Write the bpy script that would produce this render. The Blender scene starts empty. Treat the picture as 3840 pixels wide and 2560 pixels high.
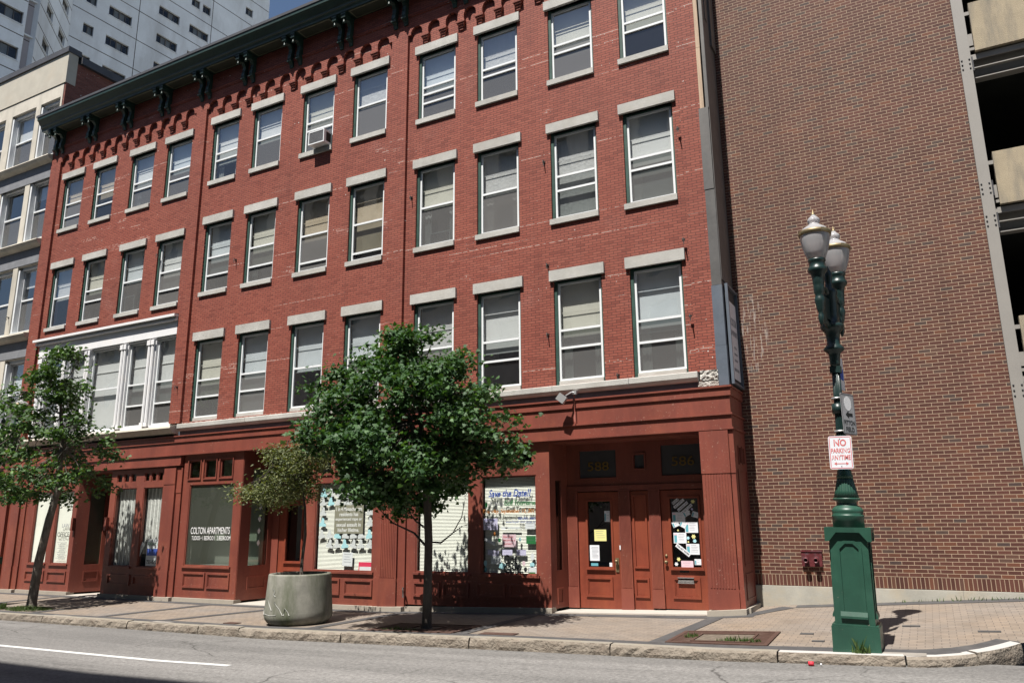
import bpy, bmesh, math, random
from mathutils import Vector, Matrix
random.seed(7)
R = math.radians
sc = bpy.context.scene
C = sc.collection
# ---------------------------------------------------------------- camera, sky, sun, exposure
YAW, PITCH, ROLL, FPX = -.49009283, .22730919, -.01023929, 2875.93
def cam_axes(yaw, pitch, roll):
    cy, sy, cp, sp = math.cos(yaw), math.sin(yaw), math.cos(pitch), math.sin(pitch)
    f = Vector((sy*cp, cy*cp, sp)); r = Vector((cy, -sy, 0)); u = r.cross(f)
    cr, sr = math.cos(roll), math.sin(roll)
    return cr*r+sr*u, -sr*r+cr*u, f
ax, ay, af = cam_axes(YAW, PITCH, ROLL)
cd = bpy.data.cameras.new('camera'); cam = bpy.data.objects.new('camera', cd); C.objects.link(cam)
cam.matrix_world = Matrix(((ax.x, ay.x, -af.x, 0), (ax.y, ay.y, -af.y, 0), (ax.z, ay.z, -af.z, 0), (0, 0, 0, 1)))
cd.sensor_width = 36; cd.lens = FPX/3840*36; cd.clip_end = 3000; cd.clip_start = .05
sc.camera = cam
SUN = Vector((-.11, -1, 2.08)).normalized()
w = bpy.data.worlds.new('World'); sc.world = w; w.use_nodes = True
wn = w.node_tree; sky = wn.nodes.new('ShaderNodeTexSky'); sky.sky_type = 'NISHITA'; sky.sun_disc = False
sky.sun_elevation = math.asin(SUN.z); sky.sun_rotation = math.atan2(SUN.x, SUN.y); sky.air_density = 1.0; sky.dust_density = .6; sky.ozone_density = 1.6
wn.links.new(sky.outputs[0], wn.nodes['Background'].inputs[0]); wn.nodes['Background'].inputs[1].default_value = .053
sl = bpy.data.lights.new('sun', 'SUN'); sl.energy = 5.0; sl.angle = R(.5); sl.color = (1, .955, .89)
so = bpy.data.objects.new('sun', sl); C.objects.link(so); so.rotation_euler = SUN.to_track_quat('Z', 'Y').to_euler()
so.location = (0, 0, 40)
sc.view_settings.view_transform = 'Standard'; sc.view_settings.look = 'None'; sc.view_settings.gamma = 1
sc.view_settings.exposure = .88
sc.cycles.max_bounces = 7; sc.cycles.diffuse_bounces = 1; sc.cycles.transparent_max_bounces = 24; sc.cycles.glossy_bounces = 3
# ---------------------------------------------------------------- materials
class N:
    def __init__(s, name):
        s.m = bpy.data.materials.new(name); s.m.use_nodes = True; s.t = s.m.node_tree
        s.t.nodes.clear(); s.out = s.t.nodes.new('ShaderNodeOutputMaterial')
    def n(s, ty, **kw):
        nd = s.t.nodes.new('ShaderNode'+ty)
        for k, v in kw.items():
            if k.startswith('i_'):
                k = k[2:]; nd.inputs[int(k) if k.isdigit() else k.replace('_', ' ')].default_value = v
            else: setattr(nd, k, v)
        return nd
    def l(s, a, b): s.t.links.new(a, b)
    def ramp(s, fac, pts):
        r = s.n('ValToRGB'); e = r.color_ramp.elements
        while len(e) < len(pts): e.new(.5)
        for q, (p, c) in zip(e, pts): q.position = p; q.color = (*c, 1) if len(c) == 3 else c
        s.l(fac, r.inputs[0]); return r.outputs[0]
    def mix(s, fac, a, b, bt='MIX'):
        x = s.n('MixRGB', blend_type=bt)
        for i, v in enumerate((fac, a, b)):
            if hasattr(v, 'links') or hasattr(v, 'is_linked'): s.l(v, x.inputs[i])
            elif isinstance(v, (int, float)): x.inputs[i].default_value = v if i == 0 else (v, v, v, 1)
            else: x.inputs[i].default_value = (*v, 1)
        return x.outputs[0]
    def math(s, op, a, b=0., c=0.):
        x = s.n('Math', operation=op)
        for i, v in enumerate((a, b, c)):
            if isinstance(v, (int, float)): x.inputs[i].default_value = v
            else: s.l(v, x.inputs[i])
        return x.outputs[0]
    def pos(s): return s.n('NewGeometry').outputs['Position']
    def noise(s, scale, detail=3, rough=.55, vec=None, stretch=None):
        nz = s.n('TexNoise'); nz.inputs['Scale'].default_value = scale; nz.inputs['Detail'].default_value = detail; nz.inputs['Roughness'].default_value = rough
        v = vec or s.pos()
        if stretch:
            mp = s.n('Mapping'); mp.inputs['Scale'].default_value = stretch; s.l(v, mp.inputs[0]); v = mp.outputs[0]
        s.l(v, nz.inputs['Vector']); return nz.outputs['Fac']
    def bump(s, h, strength=.3, dist=.01, nrm=None):
        b = s.n('Bump'); b.inputs['Strength'].default_value = strength; b.inputs['Distance'].default_value = dist
        s.l(h, b.inputs['Height'])
        if nrm: s.l(nrm, b.inputs['Normal'])
        return b.outputs[0]
    def bsdf(s, col, rough=.6, metal=0, spec=.5, nrm=None, **kw):
        p = s.n('BsdfPrincipled')
        for k, v in (('Base Color', col), ('Roughness', rough), ('Metallic', metal), ('Specular IOR Level', spec)):
            if isinstance(v, tuple): p.inputs[k].default_value = (*v, 1)
            elif isinstance(v, (int, float)): p.inputs[k].default_value = v
            else: s.l(v, p.inputs[k])
        if nrm: s.l(nrm, p.inputs['Normal'])
        for k, v in kw.items(): p.inputs[k.replace('_', ' ')].default_value = v
        return p.outputs[0]
    def done(s, sh): s.l(sh, s.out.inputs[0]); return s.m
def dk(c, f): return tuple(x*f for x in c)
def mat(name, col, rough=.6, var=.2, scale=2.5, bump=.15, bscale=60, metal=0, spec=.4, stretch=None, dirt=None, dirt_amt=.5, dirt_scale=1.2, dirt_st=None, bdist=.004, chips=None, chip_thr=.68, grime=None):
    s = N(name); a = s.noise(scale, 5, .6, stretch=stretch); b = s.noise(bscale, 3)
    c = s.mix(s.ramp(a, [(.3, (0, 0, 0)), (.7, (1, 1, 1))]), dk(col, 1-var), dk(col, 1+var))
    c = s.mix(s.ramp(b, [(.35, (0, 0, 0)), (.65, (1, 1, 1))]), c, s.mix(1., c, (1-var*.5,)*3, 'MULTIPLY'))
    if dirt:
        d = s.ramp(s.noise(dirt_scale, 6, .65, stretch=dirt_st), [(.48, (0, 0, 0)), (.68, (1, 1, 1))])
        c = s.mix(s.math('MULTIPLY', d, dirt_amt), c, dirt)
    if grime:
        gz = s.ramp(s.noise(1.6, 6, .7, stretch=(1.6, 1.6, .35)), [(.45, (0, 0, 0)), (.72, (1, 1, 1))]); c = s.mix(s.math('MULTIPLY', gz, .55), c, grime)
    if chips:
        cz = s.math('MULTIPLY', s.ramp(s.noise(26, 3, .6), [(chip_thr, (0, 0, 0)), (chip_thr+.02, (1, 1, 1))]), s.ramp(s.noise(1.3, 3, .5), [(.45, (0, 0, 0)), (.6, (1, 1, 1))])); c = s.mix(cz, c, chips)
    return s.done(s.bsdf(c, rough, metal, spec, s.bump(b, bump, bdist)))
def brick(name, c1, c2, mortar, bw, bh, ms, ax='xz', kind='red', dark=None):
    s = N(name); sp = s.n('SeparateXYZ'); s.l(s.pos(), sp.inputs[0]); cb = s.n('CombineXYZ')
    s.l(sp.outputs['XYZ'.index(ax[0].upper())], cb.inputs[0]); s.l(sp.outputs['XYZ'.index(ax[1].upper())], cb.inputs[1])
    wob = s.noise(1.7, 2); wv = s.n('VectorMath', operation='MULTIPLY_ADD'); wc = s.n('CombineXYZ'); s.l(wob, wc.inputs[0]); s.l(wob, wc.inputs[1])
    s.l(wc.outputs[0], wv.inputs[0]); wv.inputs[1].default_value = (.012, .012, 0); s.l(cb.outputs[0], wv.inputs[2])
    v = wv.outputs[0]
    br = s.n('TexBrick', offset=.5); s.l(v, br.inputs['Vector'])
    for k, x in (('Scale', 1), ('Mortar Size', ms), ('Mortar Smooth', .25), ('Bias', 0), ('Brick Width', bw), ('Row Height', bh)): br.inputs[k].default_value = x
    br.inputs['Color1'].default_value = (0, 0, 0, 1); br.inputs['Color2'].default_value = (1, 1, 1, 1); br.inputs['Mortar'].default_value = (.5, .5, .5, 1)
    rnd = br.outputs['Color']; fac = br.outputs['Fac']
    if kind == 'red':
        c = s.mix(s.ramp(rnd, [(0, (0, 0, 0)), (1, (1, 1, 1))]), c1, c2)
        c = s.mix(s.ramp(rnd, [(.86, (0, 0, 0)), (.93, (1, 1, 1))]), c, dk(c1, .85))
        big = s.noise(.45, 5, .6); c = s.mix(s.ramp(big, [(.35, (0, 0, 0)), (.68, (1, 1, 1))]), c, s.mix(1., c, (.86, .9, .93), 'MULTIPLY'))
        pale = s.ramp(s.noise(.55, 7, .72, stretch=(1, 1, 1.3)), [(.58, (0, 0, 0)), (.78, (1, 1, 1))])
        c = s.mix(s.math('MULTIPLY', pale, .16), c, (.46, .30, .27))
        sk = s.ramp(s.noise(1.0, 5, .65, stretch=(2.2, 1, .14)), [(.53, (0, 0, 0)), (.76, (1, 1, 1))]); c = s.mix(s.math('MULTIPLY', sk, .5), c, s.mix(1., c, (.68, .66, .68), 'MULTIPLY'))
        m1 = s.ramp(s.noise(.85, 4, .6, stretch=(.45, 1, 2.4)), [(.66, (0, 0, 0)), (.69, (1, 1, 1))])
        m2 = s.ramp(s.noise(.8, 2, .5, stretch=(.12, 1, 14)), [(.66, (0, 0, 0)), (.68, (1, 1, 1))])
        wm = s.math('MAXIMUM', m1, m2); wm = s.math('MULTIPLY', wm, s.ramp(s.noise(9, 2), [(.42, (0, 0, 0)), (.5, (1, 1, 1))]))
        mcol = s.mix(wm, mortar, (.50, .43, .38))
        c = s.mix(fac, c, mcol)
        spk = s.ramp(s.noise(13, 1, .2), [(.80, (0, 0, 0)), (.82, (1, 1, 1))]); c = s.mix(spk, c, (.55, .5, .46))
        h = s.math('SUBTRACT', 1., fac); rough = .72; nrm = s.bump(h, .55, .008, s.bump(s.noise(60, 3), .35, .004))
    elif kind == 'brown':
        c = s.ramp(rnd, [(0, c1), (.4, c2), (.72, dk(c2, .8)), (.88, (.135, .052, .03)), (.95, (.078, .048, .038)), (1, (.06, .04, .036))])
        big = s.noise(.5, 4, .6); c = s.mix(s.ramp(big, [(.35, (0, 0, 0)), (.7, (1, 1, 1))]), c, s.mix(1., c, (1.18, 1.14, 1.14), 'MULTIPLY'))
        c = s.mix(s.math('MULTIPLY', s.noise(40, 3), .35), c, s.mix(1., c, (.5, .5, .5), 'MULTIPLY'))
        mm = s.mix(s.noise(2.2, 3), mortar, dk(mortar, .78)); c = s.mix(fac, c, mm)
        stk = s.ramp(s.noise(1.1, 5, .65, stretch=(1.6, 1, .12)), [(.52, (0, 0, 0)), (.74, (1, 1, 1))]); c = s.mix(s.math('MULTIPLY', stk, .5), c, s.mix(1., c, (.62, .6, .6), 'MULTIPLY'))
        eff = s.ramp(s.noise(.7, 6, .7), [(.60, (0, 0, 0)), (.78, (1, 1, 1))]); c = s.mix(s.math('MULTIPLY', eff, .12), c, (.25, .18, .15))
        spz = s.n('SeparateXYZ'); s.l(s.pos(), spz.inputs[0])
        ex = s.math('POWER', s.math('DIVIDE', s.math('SUBTRACT', spz.outputs[0], -3.02), .33), 2.); ez = s.math('POWER', s.math('DIVIDE', s.math('SUBTRACT', spz.outputs[2], 3.9), .95), 2.)
        gx = s.ramp(s.math('ADD', ex, ez), [(.5, (1, 1, 1)), (1, (0, 0, 0))])
        dr = s.ramp(s.noise(7, 4, .7, stretch=(2.6, 1, .35)), [(.52, (0, 0, 0)), (.62, (1, 1, 1))]); c = s.mix(s.math('MULTIPLY', s.math('MULTIPLY', gx, dr), .32), c, (.62, .6, .56))
        h = s.math('SUBTRACT', 1., fac); rough = .75; nrm = s.bump(h, .5, .006, s.bump(s.noise(70, 3), .3, .003))
    else:   # paver
        c = s.mix(rnd, c1, c2); big = s.noise(.5, 5, .6); c = s.mix(s.ramp(big, [(.35, (0, 0, 0)), (.7, (1, 1, 1))]), c, s.mix(1., c, (1.12, 1.0, .86), 'MULTIPLY'))
        c = s.mix(s.ramp(s.noise(2.3, 6, .7), [(.5, (0, 0, 0)), (.75, (1, 1, 1))]), c, s.mix(1., c, (.74, .72, .7), 'MULTIPLY'))
        spk = s.ramp(s.noise(24, 1, .2), [(.79, (0, 0, 0)), (.81, (1, 1, 1))]); c = s.mix(spk, c, (.08, .075, .07))
        c = s.mix(fac, c, mortar); h = s.math('SUBTRACT', 1., fac); rough = .85; nrm = s.bump(h, .4, .004, s.bump(s.noise(90, 3), .4, .003))
    return s.done(s.bsdf(c, rough, 0, .3, nrm))
def glass(name, tint=(.82, .85, .85), refl=1.9, rough=.015, wav=.16, base=None, amt=0):
    s = N(name); nz = s.noise(.9, 2, .4); nrm = s.bump(nz, wav, .05); f0 = ((refl-1)/(refl+1))**2*2
    lw = s.n('LayerWeight'); lw.inputs[0].default_value = .5; fr = s.math('ADD', f0, s.math('MULTIPLY', s.math('POWER', lw.outputs['Facing'], 5.), 1-f0))
    g = s.n('BsdfGlossy'); g.inputs['Roughness'].default_value = rough; s.l(nrm, g.inputs['Normal']); t = s.n('BsdfTransparent'); t.inputs[0].default_value = (*tint, 1)
    tr = t.outputs[0]
    if base:
        d = s.n('BsdfDiffuse'); d.inputs[0].default_value = (*base, 1); mm = s.n('MixShader'); mm.inputs[0].default_value = amt
        s.l(tr, mm.inputs[1]); s.l(d.outputs[0], mm.inputs[2]); tr = mm.outputs[0]
    m = s.n('MixShader'); s.l(fr, m.inputs[0]); s.l(tr, m.inputs[1]); s.l(g.outputs[0], m.inputs[2])
    return s.done(m.outputs[0])
M = {}
M['red_brick'] = brick('red_brick', (.25, .063, .041), (.305, .088, .057), (.070, .024, .021), .205, .0635, .0062)  # dark mortar tone has the shadow of the joints painted in
M['red_brick_side'] = brick('red_brick_side', (.16, .05, .035), (.23, .08, .055), (.12, .09, .075), .205, .0635, .006, 'yz')
M['brown_brick'] = brick('brown_brick', (.106, .041, .029), (.088, .034, .025), (.41, .305, .215), .2135, .0712, .0058, 'xz', 'brown')
M['soldier_brick'] = brick('soldier_brick', (.106, .041, .029), (.084, .032, .023), (.41, .305, .215), 3.0, .0712, .0058, 'zx', 'brown')
M['paver'] = brick('paver', (.175, .155, .137), (.215, .186, .161), (.095, .08, .07), .21, .105, .0055, 'xy', 'paver')
M['granite'] = mat('granite', (.46, .45, .42), .8, .16, 1.6, .9, 95, dirt=(.33, .30, .25), dirt_amt=.35, bdist=.012)
M['rock_face'] = mat('rock_face', (.50, .48, .44), .85, .3, 9, 1, 22, bdist=.06, dirt=(.22, .18, .14), dirt_amt=.7, dirt_scale=6)
M['stone'] = mat('stone', (.54, .50, .425), .85, .12, 1.4, .5, 60, dirt=(.25, .235, .2), dirt_amt=.5, dirt_st=(1, 1, .3))
M['stucco'] = mat('stucco', (.43, .40, .335), .9, .08, 2, .25, 80, dirt=(.42, .36, .28), dirt_amt=.4)
M['slate_panel'] = mat('slate_panel', (.2, .205, .22), .7, .15, 3, .2, 50)
M['white_metal'] = mat('white_metal', (.74, .76, .77), .38, .05, 3, .05, 40, spec=.5)
M['white_paint'] = mat('white_paint', (.73, .73, .74), .55, .06, 3, .1, 30, dirt=(.6, .52, .42), dirt_amt=.25, dirt_scale=3)
M['green_paint'] = mat('green_paint', (.035, .078, .062), .5, .25, 4, .2, 30)
M['cornice_green'] = mat('cornice_green', (.013, .034, .027), .45, .3, 3, .25, 25, dirt=(.035, .055, .04), dirt_amt=.5, dirt_scale=1.5, dirt_st=(.4, 3, 6))
M['cornice_panel'] = mat('cornice_panel', (.03, .036, .024), .6, .2, 3, .2, 25)
M['cornice_trim'] = mat('cornice_trim', (.15, .15, .10), .6, .2, 3, .2, 25)
M['roof_metal'] = mat('roof_metal', (.07, .07, .075), .5, .15, 2, .1, 20)
M['wood_red'] = mat('wood_red', (.20, .054, .037), .48, .24, 1.3, .25, 70, stretch=(1, 1, .25), dirt=(.25, .075, .045), dirt_amt=.65, dirt_scale=.7, bdist=.003, grime=(.12, .036, .03), chips=(.30, .16, .12), chip_thr=.66)
M['wood_red_door'] = mat('wood_red_door', (.205, .045, .024), .48, .14, 2.2, .25, 40, stretch=(3, 1, .3), dirt=(.13, .028, .016), dirt_amt=.6, dirt_scale=2, grime=(.26, .065, .028), chips=(.32, .17, .11), chip_thr=.70)
M['sheet_grey'] = mat('sheet_grey', (.105, .102, .10), .5, .18, 2, .15, 12, metal=.2, dirt=(.15, .14, .13), dirt_amt=.5, dirt_st=(1, 1, .25))
M['sheet_blue'] = mat('sheet_blue', (.105, .125, .155), .45, .12, 2, .15, 12, dirt=(.15, .165, .185), dirt_amt=.5, dirt_st=(1, 1, .4))
M['bare_wood'] = mat('bare_wood', (.46, .34, .24), .8, .22, 3, .3, 40, stretch=(6, 6, .4))
M['dark'] = mat('dark', (.03, .03, .03), .9, .1)
M['interior'] = mat('interior', (.05, .048, .045), .95, .3, 2)
M['concrete'] = mat('concrete', (.36, .345, .30), .9, .16, 1.8, .5, 45, dirt=(.42, .35, .25), dirt_amt=.6, dirt_scale=1.7)
M['plinth'] = mat('plinth', (.36, .32, .265), .85, .14, 3, .5, 50, dirt=(.22, .19, .16), dirt_amt=.5, dirt_scale=3)
M['threshold'] = mat('threshold', (.40, .37, .33), .7, .06, 3, .1, 60)
M['tan_concrete'] = mat('tan_concrete', (.36, .30, .21), .9, .08, 3, 1, 70, dirt=(.16, .15, .13), dirt_amt=.75, dirt_scale=1.6, dirt_st=(2.2, 1, .35), bdist=.01)
M['steel_taupe'] = mat('steel_taupe', (.26, .245, .225), .55, .05, 2, .08, 30)
M['steel_dark'] = mat('steel_dark', (.05, .05, .055), .5, .1)
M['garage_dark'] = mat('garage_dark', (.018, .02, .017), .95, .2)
M['tower'] = mat('tower', (.56, .62, .69), .9, .1, .35, .2, 8, dirt=(.38, .41, .45), dirt_amt=.75, dirt_scale=.35, dirt_st=(1, 1, .3))
M['tower_grey'] = mat('tower_grey', (.25, .25, .285), .9, .07, .35, .2, 8)
M['tower_joint'] = mat('tower_joint', (.05, .045, .05), .9, .05)
M['kerb'] = mat('kerb', (.225, .192, .155), .85, .25, 5, 1, 24, dirt=(.14, .11, .085), dirt_amt=.75, dirt_scale=4.5, bdist=.03)
M['kerb_top'] = mat('kerb_top', (.225, .20, .16), .85, .12, 3, .5, 40, dirt=(.22, .21, .19), dirt_amt=.6)
M['kerb_white'] = mat('kerb_white', (.40, .39, .375), .7, .06, 6, .5, 30, dirt=(.40, .37, .33), dirt_amt=.5, dirt_scale=7)
M['band'] = mat('band', (.062, .06, .061), .85, .2, 4, .4, 60, dirt=(.095, .09, .086), dirt_amt=.5, dirt_scale=3)
M['slab_light'] = mat('slab_light', (.24, .22, .195), .85, .12, 4, .4, 60)
M['paint_line'] = mat('paint_line', (.55, .55, .54), .6, .06, 8, .2, 60, dirt=(.4, .4, .4), dirt_amt=.35, dirt_scale=14)
M['rust'] = mat('rust', (.075, .038, .027), .85, .3, 8, .5, 40, dirt=(.05, .035, .03), dirt_amt=.5, dirt_scale=8)
M['soil'] = mat('soil', (.13, .105, .08), .95, .35, 10, 1, 40)
M['iron'] = mat('iron', (.035, .025, .022), .6, .3)
M['bark'] = mat('bark', (.135, .115, .095), .9, .35, 9, 1, 30, stretch=(1, 1, .35), dirt=(.22, .21, .18), dirt_amt=.5, dirt_scale=6, bdist=.02)
M['bark_dark'] = mat('bark_dark', (.075, .062, .052), .9, .35, 9, 1, 30, stretch=(1, 1, .35), bdist=.02)
M['lamp_green'] = mat('lamp_green', (.019, .070, .046), .42, .12, 4, .12, 40, spec=.5, dirt=(.035, .095, .066), dirt_amt=.4, dirt_scale=3, grime=(.012, .04, .03), chips=(.22, .2, .16), chip_thr=.71)
M['lamp_dark'] = mat('lamp_dark', (.009, .026, .024), .38, .2, 6, .2, 40, spec=.5)
M['brass'] = mat('brass', (.24, .19, .11), .5, .2, 8, .1, 60, metal=.7)
M['alum'] = mat('alum', (.5, .5, .5), .4, .05, metal=.6)
M['chrome'] = mat('chrome', (.7, .7, .7), .25, .05, metal=.9)
M['black'] = mat('black', (.012, .012, .012), .5, .1)
M['charcoal'] = mat('charcoal', (.05, .05, .055), .6, .1)
M['paper'] = mat('paper', (.72, .74, .78), .8, .03)
M['paper_cyan'] = mat('paper_cyan', (.42, .72, .80), .8, .03)
M['paper_grey'] = mat('paper_grey', (.66, .68, .70), .8, .2, 30)
M['paper_yellow'] = mat('paper_yellow', (.72, .68, .28), .8, .05)
M['paper_pink'] = mat('paper_pink', (.75, .55, .62), .8, .03)
M['paper_lilac'] = mat('paper_lilac', (.62, .58, .80), .8, .03)
M['ink_teal'] = mat('ink_teal', (.12, .38, .45), .8, .03)
M['ink_grey'] = mat('ink_grey', (.22, .23, .26), .8, .03)
M['ink_blue'] = mat('ink_blue', (.05, .10, .42), .7, .03)
M['ink_green'] = mat('ink_green', (.02, .17, .05), .7, .03)
M['ink_orange'] = mat('ink_orange', (.52, .19, .04), .7, .03)
M['ink_red'] = mat('ink_red', (.55, .03, .05), .6, .03)
M['ink_black'] = mat('ink_black', (.01, .012, .014), .6, .03)
M['ink_white'] = mat('ink_white', (.8, .8, .8), .6, .02)
M['ink_gold'] = mat('ink_gold', (.15, .09, .015), .5, .03)
M['olive_board'] = mat('olive_board', (.26, .25, .19), .8, .03)
M['sign_white'] = mat('sign_white', (.70, .72, .76), .35, .04, 8)
M['sign_grey'] = mat('sign_grey', (.36, .36, .37), .4, .15, 3)
M['blind'] = mat('blind', (.84, .85, .82), .6, .03)
M['blind_white'] = mat('blind_white', (.88, .88, .81), .6, .02)
M['blind_cool'] = mat('blind_cool', (.74, .79, .80), .6, .05)
M['blind_tan'] = mat('blind_tan', (.76, .74, .63), .6, .04)
M['curtain'] = mat('curtain', (.66, .66, .64), .8, .06, 6, .3, 12, stretch=(6, 1, .3), bdist=.05)
M['curtain_warm'] = mat('curtain_warm', (.60, .50, .36), .8, .08)
M['beige_wall'] = mat('beige_wall', (.42, .42, .34), .9, .05)
M['concrete_pot'] = mat('concrete_pot', (.22, .215, .185), .85, .22, 4, .5, 60, dirt=(.045, .06, .022), dirt_amt=.9, dirt_scale=1.3, dirt_st=(1, 1, .25))
M['scratch'] = mat('scratch', (.3, .3, .28), .8, .1)
M['siamese_red'] = mat('siamese_red', (.11, .022, .026), .45, .35, 14, .3, 40, dirt=(.12, .09, .1), dirt_amt=.6, dirt_scale=12)
M['sign_pink'] = mat('sign_pink', (.72, .05, .12), .6, .03)
M['pane'] = glass('pane', (.93, .95, .96), 2.2)
M['pane_dark'] = glass('pane_dark', (.42, .46, .46), 1.6, .02, .05, (.20, .198, .195), .5)
M['painted_haze_glass'] = glass('painted_haze_glass', (.7, .74, .68), 1.75, .02, .04, (.085, .095, .075), .5)  # grey-green base painted into the pane, stands in for light from the dim interior
M['pane_screen'] = glass('pane_screen', (.35, .37, .37), 1.6, .03, .05, (.24, .235, .23), .55)
M['pane_clear'] = glass('pane_clear', (.7, .74, .74), 1.7, .02, .08, (.05, .05, .055), .3)
M['shop_glass'] = glass('shop_glass', (.95, .97, .95), 1.5, .01, .02)
M['shop_glass_green'] = glass('shop_glass_green', (.36, .42, .36), 1.75, .01, .02)
M['globe'] = None
def globe_mat():
    s = N('globe'); col = s.mix(s.noise(3, 3, stretch=(1, 1, 2)), (.92, .92, .94), (.80, .80, .84))
    d = s.n('BsdfDiffuse'); s.l(col, d.inputs[0]); t = s.n('BsdfTranslucent'); s.l(col, t.inputs[0]); tr = s.n('BsdfTransparent'); tr.inputs[0].default_value = (.9, .86, .88, 1)
    g = s.n('BsdfGlossy'); g.inputs['Roughness'].default_value = .12; fr = s.n('Fresnel'); fr.inputs[0].default_value = 1.5
    a = s.n('MixShader'); a.inputs[0].default_value = .5; s.l(d.outputs[0], a.inputs[1]); s.l(t.outputs[0], a.inputs[2])
    b = s.n('MixShader'); b.inputs[0].default_value = .3; s.l(a.outputs[0], b.inputs[1]); s.l(tr.outputs[0], b.inputs[2])
    c = s.n('MixShader'); s.l(fr.outputs[0], c.inputs[0]); s.l(b.outputs[0], c.inputs[1]); s.l(g.outputs[0], c.inputs[2])
    return s.done(c.outputs[0])
M['globe'] = globe_mat()
def leaf_mat(name, a, b, c):
    s = N(name); g = s.n('NewGeometry'); col = s.ramp(g.outputs['Random Per Island'], [(0, a), (.5, b), (.9, c), (1, dk(c, 1.5))])
    p = s.bsdf(col, .58, 0, .35); t = s.n('BsdfTranslucent'); s.l(s.mix(1., col, (1.6, 1.7, .5), 'MULTIPLY'), t.inputs[0])
    m = s.n('MixShader'); m.inputs[0].default_value = .24; s.l(p, m.inputs[1]); s.l(t.outputs[0], m.inputs[2]); return s.done(m.outputs[0])
M['leaf_maple'] = leaf_mat('leaf_maple', (.018, .052, .015), (.034, .084, .026), (.066, .128, .045))
M['leaf_left'] = leaf_mat('leaf_left', (.024, .058, .016), (.042, .092, .025), (.08, .142, .042))
M['leaf_small'] = leaf_mat('leaf_small', (.05, .066, .022), (.08, .10, .035), (.14, .15, .06))
M['grass'] = leaf_mat('grass', (.035, .06, .015), (.05, .09, .02), (.08, .12, .035))
def asphalt():
    s = N('asphalt'); a = s.noise(.5, 5, .6, stretch=(.35, 1.4, 1)); b = s.noise(140, 2); st = s.noise(1.1, 6, .7, stretch=(.35, 2.6, 1)); ag = s.noise(55, 2, .5)
    c = s.mix(s.ramp(a, [(.3, (0, 0, 0)), (.7, (1, 1, 1))]), (.172, .166, .16), (.21, .202, .194))
    c = s.mix(s.ramp(b, [(.35, (0, 0, 0)), (.65, (1, 1, 1))]), s.mix(1., c, (.82, .82, .82), 'MULTIPLY'), c)
    c = s.mix(s.math('MULTIPLY', s.ramp(ag, [(.62, (0, 0, 0)), (.68, (1, 1, 1))]), .5), c, (.30, .285, .27))
    c = s.mix(s.math('MULTIPLY', s.ramp(st, [(.60, (0, 0, 0)), (.72, (1, 1, 1))]), .7), c, (.085, .08, .076))
    ck = s.ramp(s.noise(3.2, 5, .7, stretch=(.7, 3.0, 1)), [(.655, (0, 0, 0)), (.675, (1, 1, 1))]); c = s.mix(s.math('MULTIPLY', ck, .6), c, (.05, .047, .044))
    fl = s.ramp(s.noise(5.5, 4, .7, stretch=(.28, 2.2, 1)), [(.60, (0, 0, 0)), (.69, (1, 1, 1))]); c = s.mix(s.math('MULTIPLY', fl, .5), c, (.085, .08, .077))
    gr = s.ramp(s.noise(18, 3, .7), [(.35, (.72, .72, .72)), (.65, (1.18, 1.18, 1.18))]); c = s.mix(1., c, gr, 'MULTIPLY')
    ty = s.ramp(s.noise(.9, 3, .5, stretch=(.05, 1.6, 1)), [(.42, (.84, .84, .84)), (.6, (1.07, 1.07, 1.07))]); c = s.mix(1., c, ty, 'MULTIPLY')
    vo = s.n('TexVoronoi', feature='DISTANCE_TO_EDGE'); vo.inputs['Scale'].default_value = .42
    mp = s.n('VectorMath', operation='MULTIPLY_ADD'); nc = s.n('TexNoise'); nc.inputs['Scale'].default_value = 1.3; nc.inputs['Detail'].default_value = 6; s.l(s.pos(), nc.inputs['Vector'])
    s.l(nc.outputs['Color'], mp.inputs[0]); mp.inputs[1].default_value = (.9, .9, 0); s.l(s.pos(), mp.inputs[2]); s.l(mp.outputs[0], vo.inputs['Vector'])
    cr = s.math('MULTIPLY', s.ramp(vo.outputs['Distance'], [(.0, (1, 1, 1)), (.009, (0, 0, 0))]), s.ramp(s.noise(.33, 3, .5), [(.47, (0, 0, 0)), (.55, (1, 1, 1))])); c = s.mix(s.math('MULTIPLY', cr, .85), c, (.045, .042, .04))
    ptc = s.ramp(s.noise(.22, 2, .4, stretch=(.5, 1.3, 1)), [(.56, (0, 0, 0)), (.575, (1, 1, 1))]); c = s.mix(s.math('MULTIPLY', ptc, .22), c, (.10, .097, .095))
    return s.done(s.bsdf(c, .9, 0, .2, s.bump(b, .5, .006)))
M['asphalt'] = asphalt()
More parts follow.
